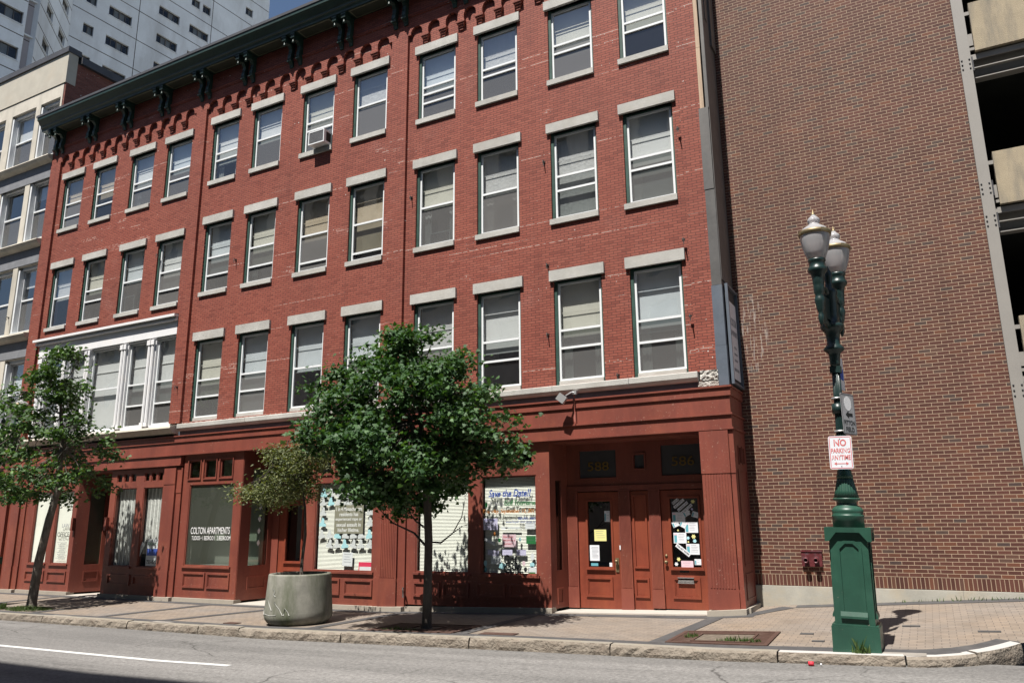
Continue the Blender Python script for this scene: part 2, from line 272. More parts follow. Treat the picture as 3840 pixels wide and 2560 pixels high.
# ---------------------------------------------------------------- mesh helpers
LOC = {}
class MB:
    def __init__(s): s.v = []; s.f = []; s.sm = []
    def add(s, vs, fs, smooth=False):
        o = len(s.v); s.v += [tuple(v) for v in vs]; s.f += [tuple(i+o for i in f) for f in fs]; s.sm += [smooth]*len(fs)
    def box(s, x0, x1, y0, y1, z0, z1):
        s.add([(x0, y0, z0), (x1, y0, z0), (x1, y1, z0), (x0, y1, z0), (x0, y0, z1), (x1, y0, z1), (x1, y1, z1), (x0, y1, z1)],
              [(0, 3, 2, 1), (4, 5, 6, 7), (0, 1, 5, 4), (1, 2, 6, 5), (2, 3, 7, 6), (3, 0, 4, 7)])
    def boxc(s, c, size, rz=0, tilt=0):
        m = Matrix.Translation(c) @ Matrix.Rotation(rz, 4, 'Z') @ Matrix.Rotation(tilt, 4, 'Y'); hx, hy, hz = (q/2 for q in size)
        vs = [m @ Vector(p) for p in ((-hx, -hy, -hz), (hx, -hy, -hz), (hx, hy, -hz), (-hx, hy, -hz), (-hx, -hy, hz), (hx, -hy, hz), (hx, hy, hz), (-hx, hy, hz))]
        s.add(vs, [(0, 3, 2, 1), (4, 5, 6, 7), (0, 1, 5, 4), (1, 2, 6, 5), (2, 3, 7, 6), (3, 0, 4, 7)])
    def quad(s, a, b, c, d): s.add([a, b, c, d], [(0, 1, 2, 3)])
    def poly(s, pts): s.add(pts, [tuple(range(len(pts)))])
    def prism(s, pts, d):       # extrude a planar outline along vector d
        n = len(pts); d = Vector(d); a = [Vector(p) for p in pts]
        s.add(a+[p+d for p in a], [tuple(range(n)), tuple(range(2*n-1, n-1, -1))]+[(i, n+i, n+(i+1) % n, (i+1) % n) for i in range(n)])
    def lathe(s, prof, cx, cy, n=24, flute=0, fa=0., smooth=True, z0=0):
        vs = []
        for r, z in prof:
            for k in range(n):
                a = 2*math.pi*k/n; rr = r*(1-fa*(.5-.5*math.cos(a*flute))) if flute else r
                vs.append((cx+rr*math.cos(a), cy+rr*math.sin(a), z0+z))
        fs = [(i*n+k, i*n+(k+1) % n, (i+1)*n+(k+1) % n, (i+1)*n+k) for i in range(len(prof)-1) for k in range(n)]
        fs += [tuple(range(n-1, -1, -1)), tuple(range((len(prof)-1)*n, len(prof)*n))]
        s.add(vs, fs, smooth)
    def tube(s, pts, rad, n=8, smooth=True):
        pts = [Vector(p) for p in pts]; vs = []; up = Vector((.31, .17, .93)).normalized()
        for i, p in enumerate(pts):
            t = (pts[min(i+1, len(pts)-1)]-pts[max(i-1, 0)]).normalized(); a = t.cross(up)
            if a.length < .1: a = t.cross(Vector((1, 0, 0)))
            a.normalize(); b = t.cross(a); r = rad[i] if isinstance(rad, (list, tuple)) else rad
            vs += [p+a*(r*math.cos(2*math.pi*k/n))+b*(r*math.sin(2*math.pi*k/n)) for k in range(n)]
        fs = [(i*n+k, i*n+(k+1) % n, (i+1)*n+(k+1) % n, (i+1)*n+k) for i in range(len(pts)-1) for k in range(n)]
        fs += [tuple(range(n)), tuple(range((len(pts)-1)*n+n-1, (len(pts)-1)*n-1, -1))]
        s.add(vs, fs, smooth)
    def frame(s, x0, x1, z0, z1, t, y0, y1):   # four butted bars
        s.box(x0, x1, y0, y1, z1-t, z1); s.box(x0, x1, y0, y1, z0, z0+t); s.box(x0, x0+t, y0, y1, z0+t, z1-t); s.box(x1-t, x1, y0, y1, z0+t, z1-t)
    def wall(s, x0, x1, z0, z1, y0, y1, holes=()):   # a wall slab with openings and their reveals
        xs = sorted({x0, x1, *[h[0] for h in holes], *[h[1] for h in holes]}); zs = sorted({z0, z1, *[h[2] for h in holes], *[h[3] for h in holes]})
        xs = [x for x in xs if x0 <= x <= x1]; zs = [z for z in zs if z0 <= z <= z1]
        def solid(i, j):
            if i < 0 or j < 0 or i >= len(xs)-1 or j >= len(zs)-1: return False
            cx, cz = (xs[i]+xs[i+1])/2, (zs[j]+zs[j+1])/2
            return not any(h[0] < cx < h[1] and h[2] < cz < h[3] for h in holes)
        for i in range(len(xs)-1):
            for j in range(len(zs)-1):
                if not solid(i, j): continue
                a, b, c, d = xs[i], xs[i+1], zs[j], zs[j+1]
                s.quad((a, y0, c), (b, y0, c), (b, y0, d), (a, y0, d)); s.quad((b, y1, c), (a, y1, c), (a, y1, d), (b, y1, d))
                if not solid(i-1, j): s.quad((a, y1, c), (a, y0, c), (a, y0, d), (a, y1, d))
                if not solid(i+1, j): s.quad((b, y0, c), (b, y1, c), (b, y1, d), (b, y0, d))
                if not solid(i, j-1): s.quad((a, y0, c), (a, y1, c), (b, y1, c), (b, y0, c))
                if not solid(i, j+1): s.quad((a, y0, d), (b, y0, d), (b, y1, d), (a, y1, d))
    def xf(s, fn): s.v = [tuple(fn(Vector(v))) for v in s.v]; return s
    def build(s, name, m, parent=None, loc=None, merge=False):
        L = Vector(LOC[parent.name]) if parent else Vector(loc or (0, 0, 0))
        me = bpy.data.meshes.new(name); me.from_pydata([tuple(Vector(v)-L) for v in s.v], [], s.f)
        me.polygons.foreach_set('use_smooth', s.sm)
        me.materials.append(M[m] if isinstance(m, str) else m); me.update()
        o = bpy.data.objects.new(name, me); C.objects.link(o)
        if parent: o.parent = parent; LOC[o.name] = tuple(L)
        else: o.location = L; LOC[o.name] = tuple(L)
        if merge:
            bm = bmesh.new(); bm.from_mesh(me); bmesh.ops.remove_doubles(bm, verts=bm.verts, dist=.0005); bmesh.ops.recalc_face_normals(bm, faces=bm.faces); bm.to_mesh(me); bm.free()
        return o
def thing(name, label, cat, loc, group=None):
    o = bpy.data.objects.new(name, None); C.objects.link(o); o.location = loc; o.empty_display_size = .2; LOC[o.name] = tuple(loc)
    o['label'] = label; o['category'] = cat
    if group: o['group'] = group
    return o
def tag(o, label, cat, group=None):
    o['label'] = label; o['category'] = cat
    if group: o['group'] = group
    return o
def struct(o): o['kind'] = 'structure'; return o
def stuff(o): o['kind'] = 'stuff'; return o
def text(body, x, y, z, m, parent=None, w=None, h=None, size=.1, shear=0, rz=0, ry=0, bold=0, depth=.0015, align='LEFT', name='lettering', loc=None):
    # lettering standing in the plane facing -y (rz turns it about z, ry rolls it in its plane); fits width w and height h
    cu = bpy.data.curves.new('t', 'FONT'); cu.body = body; cu.size = 1; cu.shear = shear; cu.extrude = .005; cu.offset = bold; cu.resolution_u = 3; cu.align_x = 'LEFT'; cu.space_line = .95
    if '\n' in body and align == 'CENTER': cu.align_x = 'CENTER'
    ob = bpy.data.objects.new('t', cu); C.objects.link(ob); dg = bpy.context.evaluated_depsgraph_get()
    me = bpy.data.meshes.new_from_object(ob.evaluated_get(dg)); vs = [v.co.copy() for v in me.vertices]; fs = [tuple(p.vertices) for p in me.polygons]
    bpy.data.objects.remove(ob); bpy.data.curves.remove(cu); bpy.data.meshes.remove(me)
    x0, x1 = min(v.x for v in vs), max(v.x for v in vs); z0, z1 = min(v.y for v in vs), max(v.y for v in vs)
    sx = (w/(x1-x0)) if w else None; sz = (h/(z1-z0)) if h else None; sx = sx or sz or size; sz = sz or sx
    ox = (x1+x0)/2 if align == 'CENTER' else x0
    mt = Matrix.Translation((x, y, z)) @ Matrix.Rotation(rz, 4, 'Z') @ Matrix.Rotation(ry, 4, 'Y')
    b = MB(); b.add([mt @ Vector(((v.x-ox)*sx, -(depth if v.z > 0 else 0), (v.y-z0)*sz)) for v in vs], fs)
    return b.build(name, m, parent, loc=loc)
def lerp(pts, x):
    if x <= pts[0][0]: return pts[0][1]
    for (a, p), (b, q) in zip(pts, pts[1:]):
        if x <= b: return p+(q-p)*(x-a)/(b-a)
    return pts[-1][1]
KP = [(-45, -2.27), (-21.4, -2.24), (-12.5, -2.14), (-6.35, -1.985), (-3.2, -1.93), (-1.1, -1.86), (.2, -1.82), (4, -1.7)]
FP = [(-45, -2.27), (-28, -2.24), (-17.2, -2.2), (-12.4, -2.16), (-7.5, -2.0), (-4.2, -1.9), (-2.94, -1.79), (1.3, -1.53), (5, -1.35)]
RP = [(-60, -2.46), (-21.4, -2.385), (-15.7, -2.33), (-12.1, -2.30), (-6.35, -2.15), (-3.2, -2.075), (-1.08, -1.99), (.19, -1.945), (5, -1.86), (30, -1.6)]
def G(x, y): t = (y-12.3)/3.7; return lerp(KP, x)*(1-t)+lerp(FP, x)*t
def RZ(x, y=0): return lerp(RP, x)
YK = [(-45, 12.02), (-.6, 12.1), (-.2, 12.16), (.2, 12.38), (.5, 12.64), (.72, 12.92), (.86, 13.14), (1.2, 13.3), (6, 14.2)]
# ---------------------------------------------------------------- ground, road, pavement, kerb
b = MB(); b.quad((-900, -900, -2.75), (900, -900, -2.75), (900, 900, -2.75), (-900, 900, -2.75)); struct(b.build('ground', 'concrete'))
b = MB(); xs = [-90]+[-60+i*1.0 for i in range(0, 91)]
for x0, x1 in zip(xs, xs[1:]):
    b.quad((x0, -1.6, RZ(x0)), (x1, -1.6, RZ(x1)), (x1, 16 if x0 > .5 else 12.6, RZ(x1)), (x0, 16 if x0 > .5 else 12.6, RZ(x0)))
struct(b.build('road', 'asphalt', merge=True))
b = MB()
for x0, x1 in zip(xs, xs[1:]): b.quad((x0, -4.2, RZ(x0)+.14), (x1, -4.2, RZ(x1)+.14), (x1, -1.6, RZ(x1)+.14), (x0, -1.6, RZ(x0)+.14)); b.quad((x0, -1.6, RZ(x0)), (x0, -1.6, RZ(x0)+.14), (x1, -1.6, RZ(x1)+.14), (x1, -1.6, RZ(x1)))
struct(b.build('far_pavement', 'concrete'))
xg = [-45+i*.5 for i in range(89)]+[-.6, -.4, -.2, 0, .2, .35, .5, .62, .72, .8, .86, .92, .98, 1.1, 1.25, 1.6, 2.5, 4, 6]
b = MB(); NY = 12; rows = []
for x in xg:
    yk = lerp(YK, x)+.12; rows.append([(x, yk+(17.6-yk)*j/NY, G(x, yk+(17.6-yk)*j/NY)) for j in range(NY+1)])
o = len(b.v); b.add([p for r in rows for p in r], [(i*(NY+1)+j, (i+1)*(NY+1)+j, (i+1)*(NY+1)+j+1, i*(NY+1)+j+1) for i in range(len(rows)-1) for j in range(NY)], True)
struct(b.build('pavement', 'paver'))
def strip(b, path, wdt, dz, side=1):      # a ribbon lying on the pavement, path = [(x,y)], offset to the left of travel
    for (x0, y0), (x1, y1) in zip(path, path[1:]):
        n = max(1, int(math.hypot(x1-x0, y1-y0)/.4)); d = Vector((x1-x0, y1-y0, 0)); nn = Vector((-d.y, d.x, 0)).normalized()*wdt*side
        for k in range(n):
            p = [(x0+d.x*t, y0+d.y*t) for t in (k/n, (k+1)/n)]
            q = [(p[0][0], p[0][1]), (p[1][0], p[1][1]), (p[1][0]+nn.x, p[1][1]+nn.y), (p[0][0]+nn.x, p[0][1]+nn.y)]
            q = [(a, c, G(a, c)+dz) for a, c in q]; b.poly(q if side > 0 else q[::-1])
b = MB(); kb = [(x, lerp(YK, x)+.16) for x in [-45, -20, -8, -3, -.6, -.2, .2, .5, .72, .86]]
strip(b, kb, .33, .008); strip(b, [(-45, 15.45), (-3.2, 15.45)], .35, .006); strip(b, [(-3.35, 15.45), (-2.6, 16.55), (5.6, 16.72)], .33, .007)
for xa, xb, wd in ((-4.28, -4.05, .3), (-7.95, -7.9, .25), (-11.5, -11.4, .28), (-15.9, -15.2, .26), (-18.2, -17.9, .28), (-20.9, -21, .26), (-24.5, -24.6, .28), (-28.2, -28.3, .28)):
    strip(b, [(xa, 12.5), (xb, 15.5)], wd, .010, -1)
struct(b.build('paving_band', 'band'))
b = MB()
for x0, x1 in ((-19.6, -18.9), (-15.8, -15.2), (-.9, -.3)):
    strip(b, [(x0, 12.17), (x1, 12.17)], .2, .013)
struct(b.build('paving_patch', 'slab_light'))
def kerb_seg(b, t0, t1, pts, h_in=.30, top=0.):
    pass
random.seed(3)
kx = [-45]
joints = [-36, -33.2, -30.6, -27.5, -24.6, -21.8, -19.6, -16.4, -14.1, -12.9, -10.2, -7.35, -4.75, -2.2, -.55, .3, .87]
bs, bt, bw = MB(), MB(), MB()
prev = -45
for j, xe in enumerate(joints):
    white = xe > -.6
    xa, xb = prev+(.012 if j else 0), xe-.012; n = max(3, int((xb-xa)/.12)); off = random.uniform(-.008, .012); zoff = random.uniform(-.008, .008)
    seg = []
    for k in range(n+1):
        x = xa+(xb-xa)*k/n; y = lerp(YK, x); e = .03; t = Vector((2*e, lerp(YK, x+e)-lerp(YK, x-e), 0)).normalized(); nn = Vector((-t.y, t.x, 0))
        p = Vector((x, y, 0)); zt = G(x, max(y, 12.2))+.012+zoff; zr = RZ(x)-.05; rg = lambda a: random.uniform(-a, a)
        prof = [p-nn*(.0+off+rg(.012)), p-nn*(off+.012+rg(.014)), p-nn*(off+rg(.014)), p+nn*(.018+off), p+nn*.17]
        zz = [zr, zr+(zt-zr)*.45, zt-.035+rg(.008), zt, zt+.006]
        seg.append([(q.x, q.y, z) for q, z in zip(prof, zz)])
    m = 5
    bs.add([q for s_ in seg for q in s_], [(i*m+k, (i+1)*m+k, (i+1)*m+k+1, i*m+k+1) for i in range(n) for k in range(3)]+[(0, 1, 2, 3, 4)[::-1], tuple(n*m+k for k in range(5))], False)
    tgt = bw if white else bt
    tgt.add([q for s_ in seg for q in s_], [(i*m+3, (i+1)*m+3, (i+1)*m+4, i*m+4) for i in range(n)], False)
    prev = xe
struct(bs.build('kerb', 'kerb')); struct(bt.build('kerb_top', 'kerb_top')); struct(bw.build('kerb_white_top', 'kerb_white'))
b = MB()
for x0 in range(-34, -10):
    x1 = min(x0+1, -10.28); ya, yb = 9.42+.006*(x0+10), 9.42+.006*(x1+10); b.quad((x0, ya, RZ(x0)+.004), (x1, yb, RZ(x1)+.004), (x1, yb+.125, RZ(x1)+.004), (x0, ya+.125, RZ(x0)+.004))
struct(b.build('road_marking', 'paint_line'))
# ---------------------------------------------------------------- red brick building
BLD = thing('brick_apartment_building', 'long red brick building with green bracketed cornice, granite lintels and red wooden shopfronts', 'building', (-16, 16, -2.2))
YF, YP = 16.012, 15.925            # brick field and pilaster / frieze planes
S = .8
COLX = {'A': [(-35.016, -33.313), (-32.66, -30.961), (-30.047, -28.314), (-27.681, -25.92)], 'B': [(-24.844, -23.135), (-22.506, -20.758), (-19.86, -18.095), (-17.37, -15.599)], 'C': [(-14.438, -12.67), (-12.015, -10.263), (-9.358, -7.606), (-6.963, -5.229)]}
ROWZ = {'A': {3: (16.346, 16.049, 13.493, 13.324), 2: (11.845, 11.551, 8.701, 8.541)}, 'B': {3: (16.525, 16.211, 13.648, 13.467), 2: (12.082, 11.763, 8.882, 8.716), 1: (7.245, 6.915, 3.76, 0)}, 'C': {3: (16.461, 16.152, 13.597, 13.422), 2: (12.068, 11.761, 8.882, 8.712), 1: (7.243, 6.915, 3.76, 0)}}
RAILS = {'A3': [(.5, .77), (.49, .72), (.52, .65), (.5, .69)], 'B3': [(.51, .64), (.51,), (.5, .63), (.5,)], 'C3': [(.5, .61, .75), (.52, .63), (.5, .62), (.5, .63)],
         'A2': [(.5,), (.5, .68), (.5,), (.48, .77)], 'B2': [(.49, .76), (.49, .77), (.5, .88), (.51, .9)], 'C2': [(.5,), (.51,), (.5, .67), (.5, .63)],
         'B1': [(.51, .73), (.5, .72), (.52,), (.5, .67)], 'C1': [(.5, .67), (.51, .72), (.49, .67), (.5, .71)]}
BLIND = {'A3': [.5, .6, .62, .55], 'B3': [.7, .55, .6, .5], 'C3': [.62, .5, .66, .6], 'A2': [.52, .55, .5, .75], 'B2': [.75, .75, .6, .85], 'C2': [.5, .52, .95, .95], 'B1': [.73, .98, .55, .6], 'C1': [.6, .62, .58, .6]}
BMAT = {'B22': 'curtain_warm', 'B23': 'curtain_warm', 'A30': 'curtain_warm', 'A31': 'curtain_warm'}
holes = []
wins = []
for bl in 'ABC':
    for i, (a, c) in enumerate(COLX[bl]):
        for r, (lt, lb, st, sb) in ROWZ[bl].items():
            x0, x1 = a*S+.085, c*S-.085; z0, z1 = (st*S if sb else 3.005), lb*S
            holes.append((x0, x1, z0, z1)); wins.append((bl, i, r, x0, x1, z0, z1, a*S, c*S, lt*S, sb*S))
BAY = (-27.72, -20.62, 2.95, 5.88)
b = MB(); b.wall(-28.82, -3.62, 2.72, 14.9, YF, 16.36, holes+[BAY]); b.build('wall', 'red_brick', BLD)
for x0, x1 in ((-28.83, -28.22), (-20.62, -20.12), (-12.36, -11.80), (-4.06, -3.61)):
    b = MB(); b.box(x0, x1, YP, YF-.0015, 2.99 if x0 > -25 else 2.6, 13.62); b.build('pilaster', 'red_brick', BLD)
# frieze with round arched corbel table
def frieze(x0, x1, n, zt=14.86):
    p = (x1-x0)/n; pts = [(x0, zt)]; r = p*.33; zs = 13.655; b = MB(); leg = []
    out = [(x0, zt), (x1, zt), (x1, 13.62)]
    for k in range(n-1, -1, -1):
        c = x0+p*(k+.5)
        if k < n-1: out += [(c+p/2+p/2-r, 13.5), (c+p-p/2+(p/2-r)*0-(p/2-r), 13.5)] if False else [(x0+p*(k+1)+(p/2-r), 13.5), (x0+p*(k+1)-(p/2-r), 13.5)]
        else: out += [(c+r, 13.62)]
        out += [(c+r*math.cos(a), zs+r*math.sin(a)) for a in [math.pi*q/10 for q in range(0, 11)]]
        if k == 0: out += [(c-r, 13.62)]
    out += [(x0, 13.62)]
    return out, [x0+p*k for k in range(1, n)], p/2-r
fb = MB()
for x0, x1, n in ((-28.22, -20.62, 12), (-20.12, -12.36, 12), (-11.80, -4.06, 13)):
    out, cs, hw = frieze(x0, x1, n); fb.prism([(x, YP, z) for x, z in out], (0, YF-.0015-YP, 0))
    for c in cs:
        cbk = MB(); cbk.box(c-hw-.035, c+hw+.035, YP-.03, YF-.002, 13.44, 13.498); cbk.box(c-hw-.01, c+hw+.01, YP-.005, YF-.002, 13.385, 13.438); cbk.box(c-hw+.02, c+hw-.02, YP+.025, YF-.002, 13.32, 13.383); cbk.box(c-hw+.045, c+hw-.045, YP+.05, YF-.002, 13.25, 13.318); cbk.build('corbel', 'red_brick', BLD)
for x0, x1 in ((-28.83, -28.22), (-20.62, -20.12), (-12.36, -11.80), (-4.06, -3.61)): fb.box(x0, x1, YP, YF-.0015, 13.621, 14.86)
fb.box(-28.83, -3.61, YP-.03, YP-.001, 14.2, 14.25); fb.box(-28.83, -3.61, YP-.045, YP-.001, 14.252, 14.29)
o = fb.build('frieze', 'red_brick', BLD)
bm = bmesh.new(); bm.from_mesh(o.data); bmesh.ops.triangulate(bm, faces=[f for f in bm.faces if len(f.verts) > 4]); bm.to_mesh(o.data); bm.free()
# cornice
prof = [(15.925, 14.87), (15.47, 14.87), (15.47, 14.93), (15.44, 14.99), (15.40, 15.01), (15.40, 15.06), (15.36, 15.10), (15.30, 15.20), (15.24, 15.25), (15.24, 15.36), (15.36, 15.40), (16.3, 15.44), (16.3, 14.88)]
b = MB(); cr = [(y, z) for y, z in prof]
b.prism([(-28.95, y, z) for y, z in cr][::-1], (25.4, 0, 0))
b.build('cornice', 'cornice_green', BLD)
b = MB(); b.box(-29.0, -3.5, 15.215, 15.36, 15.362, 15.45); b.build('gutter', 'roof_metal', BLD)
bx = [-28.5+2.035*k for k in range(13)]
for k, x in enumerate(bx):
    for dx in (0, .36):
        if x+dx > -3.75: continue
        q = MB(); w_ = .066; c = x+dx
        pr = [(15.92, 14.868), (15.5, 14.868), (15.5, 14.74), (15.54, 14.66), (15.60, 14.64), (15.66, 14.68), (15.74, 14.66), (15.80, 14.56), (15.80, 14.44), (15.77, 14.36), (15.76, 14.24), (15.80, 14.12), (15.86, 14.06), (15.89, 13.96), (15.92, 13.96)]
        q.prism([(c-w_, y, z) for y, z in pr], (2*w_, 0, 0)); q.box(c-w_-.02, c+w_+.02, 15.48, 15.60, 14.80, 14.85); q.box(c-w_-.012, c+w_+.012, 15.49, 15.58, 14.70, 14.725)
        q.lathe([(.045, 0), (.05, .03), (.03, .06), (.035, .09), (.02, .12)], c, 15.545, 8, z0=14.535); q.box(c-w_-.012, c+w_+.012, 15.75, 15.815, 14.13, 14.16)
        o = q.build('cornice_bracket', 'cornice_green', BLD)
        bm = bmesh.new(); bm.from_mesh(o.data); bmesh.ops.triangulate(bm, faces=[f for f in bm.faces if len(f.verts) > 8]); bm.to_mesh(o.data); bm.free()
    if k < 12:
        a, e = x+.58, x+1.80; q = MB(); q.box(a, e, 15.54, 15.86, 14.855, 14.868); o = q.build('soffit_panel', 'cornice_panel', BLD)
        t = MB(); t.box(a-.03, e+.03, 15.51, 15.54, 14.845, 14.868); t.box(a-.03, e+.03, 15.86, 15.885, 14.845, 14.868); t.box(a-.03, a, 15.541, 15.859, 14.845, 14.868); t.box(e, e+.03, 15.541, 15.859, 14.845, 14.868); t.build('panel_trim', 'cornice_trim', o)
# body behind the facade
b = MB(); b.box(-28.8, -3.46, 17.5, 28, -2.6, 15.3); b.build('back_wall', 'interior', BLD)
b = MB(); b.box(-28.8, -3.46, 16.3, 28, 15.3, 15.38); b.build('roof', 'roof_metal', BLD)
b = MB(); b.box(-3.5, -3.43, 16.02, 28, -2.4, 15.3); b.build('side_wall', 'sheet_grey', BLD)
b = MB()
for z in (2.8, 6.65, 10.45): b.box(-28.8, -3.52, 16.37, 17.49, z-.25, z-.02)
b.build('floor_slab', 'interior', BLD)
for bl, i, r, x0, x1, z0, z1, lx0, lx1, lt, sb in wins:
    key = f'{bl}{r}'; rails = RAILS[key][i]; bf = BLIND[key][i]
    F = MB(); fx0, fx1, fz0, fz1 = x0+.075, x1-.055, z0+.03, z1-.05
    if r == 1: fz0 = z0+.11
    F.frame(fx0, fx1, fz0, fz1, .048, 16.10, 16.15); H = fz1-fz0
    for k, f in enumerate(rails):
        zz = fz1-H*f; F.box(fx0+.048, fx1-.048, 16.092, 16.145, zz-.026, zz+.026)
    o = F.build('window', 'white_metal', BLD)
    T = MB(); T.box(x0, fx0-.002, 16.06, 16.2, z0, z1); T.box(fx1+.002, x1, 16.09, 16.2, z0, z1); T.box(fx0-.001, fx1+.001, 16.10, 16.2, fz1+.001, z1); T.build('casing', 'green_paint', o)
    if r == 1: T = MB(); T.box(fx0, fx1, 16.06, 16.16, z0, fz0-.002); T.build('sub_sill', 'granite', o)
    P = MB(); zm = fz1-H*rails[0]; P.quad((fx0+.04, 16.128, zm), (fx1-.04, 16.128, zm), (fx1-.04, 16.128, fz1-.04), (fx0+.04, 16.128, fz1-.04)); P.build('upper_pane', 'pane', o)
    P = MB(); P.quad((fx0+.04, 16.132, fz0+.04), (fx1-.04, 16.132, fz0+.04), (fx1-.04, 16.132, zm), (fx0+.04, 16.132, zm)); P.build('lower_pane', ['pane_dark', 'pane_dark', 'pane_screen', 'pane_clear'][(i*5+r*3+ord(bl)) % 4], o)
    D = MB(); zb = fz1-H*bf; n = int((fz1-zb)/.05); rs = random.Random(ord(key[0])*31+int(key[1])*7+i)
    bmn = BMAT.get(f'{key}{i}', rs.choice(['blind', 'blind_cool', 'blind_tan', 'curtain', 'blind_cool']))
    if False:
        for k in range(n):
            z = fz1-.02-k*.05; D.quad((fx0+.03, 16.215, z-.046), (fx1-.03, 16.215, z-.046), (fx1-.03, 16.235, z), (fx0+.03, 16.235, z))
    else: D.quad((fx0+.02, 16.23, zb), (fx1-.02, 16.23, zb), (fx1-.02, 16.23, fz1), (fx0+.02, 16.23, fz1))
    D.box(fx0+.03, fx1-.03, 16.205, 16.225, zb-.03, zb); q = fz1-H*rs.choice([.2, .26, .3]); D.box(fx0+.03, fx1-.03, 16.18, 16.19, q-.012, q+.006)
    D.build('window_blind', bmn, o)
    if rs.random() < .35:
        D = MB()
        for sx in ((fx0+.05, fx0+.28), (fx1-.26, fx1-.05)):
            for k in range(4):
                a = sx[0]+(sx[1]-sx[0])*k/4; D.quad((a, 16.26+.02*(k % 2), fz0), (a+(sx[1]-sx[0])/4, 16.28-.02*(k % 2), fz0), (a+(sx[1]-sx[0])/4, 16.28-.02*(k % 2), zb), (a, 16.26+.02*(k % 2), zb))
        D.build('curtain', 'curtain', o)
    L = MB(); L.box(lx0, lx1, 15.940, 16.2, z1, lt); L.build('lintel', 'granite', o)
    if sb: L = MB(); L.box(lx0+.05, lx1-.08, 15.955, 16.12, sb, z0); L.build('window_sill', 'granite', o)
# sill course, flashing and rough corner stone
tl = lambda v: Vector((v.x, v.y, v.z+.0038*(v.x+4)))
b = MB(); xe = [-20.08, -17.2, -14.6, -12.3, -9.6, -7.4, -5.55, -4.03]
for a, c in zip(xe, xe[1:]):
    b.prism([(a+.004, 16.0, 3.0), (a+.004, 15.815, 2.985), (a+.004, 15.80, 2.97), (a+.004, 15.80, 2.86), (a+.004, 15.86, 2.79), (a+.004, 16.0, 2.77)], (c-a-.008, 0, 0))
b.xf(tl).build('sill_course', 'granite', BLD)
b = MB(); b.box(-20.3, -3.62, 15.93, 16.01, 2.6, 2.77); b.xf(tl).build('flashing', 'sheet_blue', BLD)
b = MB(); n = 9; g = [[(-4.0+.38*i/n, 15.90+random.uniform(-.035, .02), 2.79+.215*j/5) for j in range(6)] for i in range(n+1)]
b.add([p for r_ in g for p in r_], [(i*6+j, (i+1)*6+j, (i+1)*6+j+1, i*6+j+1) for i in range(n) for j in range(5)]); b.box(-4.0, -3.62, 15.925, 16.01, 2.79, 3.005); b.box(-4.05, -3.62, 15.88, 15.929, 2.66, 2.765); b.build('rough_stone', 'rock_face', BLD)
# sheet metal corner
b = MB(); b.box(-3.64, -3.425, 15.91, 16.02, 7.03, 9.0); b.box(-3.64, -3.425, 15.905, 16.02, 12.35, 14.9); b.box(-3.63, -3.42, 15.92, 16.02, 4.83, 7.02); b.box(-3.418, -3.405, 15.95, 16.95, 4.95, 15.3); b.box(-3.404, -3.39, 16.15, 16.34, 11.4, 15.2); b.box(-3.404, -3.36, 16.55, 16.95, 10.9, 15.2); b.build('corner_cladding', 'sheet_grey', BLD)
b = MB(); b.box(-3.645, -3.41, 15.90, 16.02, 2.66, 3.5); b.box(-3.64, -3.415, 15.905, 16.02, 3.505, 4.82); b.build('corner_panel', 'sheet_blue', BLD)
b = MB(); b.box(-3.64, -3.52, 15.93, 16.02, 9.01, 10.55); b.box(-3.64, -3.52, 15.935, 16.02, 10.56, 12.34); b.build('bare_board', 'bare_wood', BLD)
b = MB(); b.box(-3.42, -3.41, 15.93, 15.96, 9.0, 12.4); b.build('loose_flashing', 'sheet_grey', BLD)
# white second floor bay
bay = [(-27.6, -26.52), (-26.28, -25.2), (-24.95, -23.3), (-22.98, -21.98), (-21.6, -20.66)]
b = MB(); b.wall(-27.9, -20.58, 2.9, 6.3, 15.97, 16.14, [(a, c, 3.0, 5.8) for a, c in bay]); b.box(-28.15, -20.62, 15.84, 15.969, 6.3, 6.37); b.box(-28.2, -20.6, 15.76, 15.969, 6.42, 6.5); b.box(-28.1, -20.64, 15.88, 15.969, 6.371, 6.419); b.box(-28.0, -20.62, 15.925, 15.969, 5.86, 6.299)
BAYO = b.build('bay_front', 'white_paint', BLD)
b = MB(); b.prism([(-28.1, 15.969, 6.54), (-28.1, 15.78, 6.50), (-28.1, 15.969, 6.50)], (7.5, 0, 0)); b.build('bay_flashing', 'roof_metal', BAYO)
for a, c in bay:
    F = MB(); F.frame(a+.01, c-.01, 3.01, 5.79, .05, 16.04, 16.1)
    for f in ((.5, .75) if c-a < 1.3 else (.5,)): F.box(a+.06, c-.06, 16.035, 16.095, 5.79-2.78*f-.025, 5.79-2.78*f+.025)
    o = F.build('window', 'white_metal', BLD); P = MB(); P.quad((a+.05, 16.08, 4.4), (c-.05, 16.08, 4.4), (c-.05, 16.08, 5.75), (a+.05, 16.08, 5.75)); P.build('upper_pane', 'pane', o)
    P = MB(); P.quad((a+.05, 16.082, 3.05), (c-.05, 16.082, 3.05), (c-.05, 16.082, 4.4), (a+.05, 16.082, 4.4)); P.build('lower_pane', 'pane_dark' if c-a < 1.3 else 'pane', o)
    D = MB(); zb = 3.8 if c-a < 1.3 else 3.1; D.quad((a+.04, 16.2, zb), (c-.04, 16.2, zb), (c-.04, 16.2, 5.76), (a+.04, 16.2, 5.76)); D.box(a+.05, c-.05, 16.18, 16.195, 5.0, 5.03); D.build('window_blind', 'blind', o)
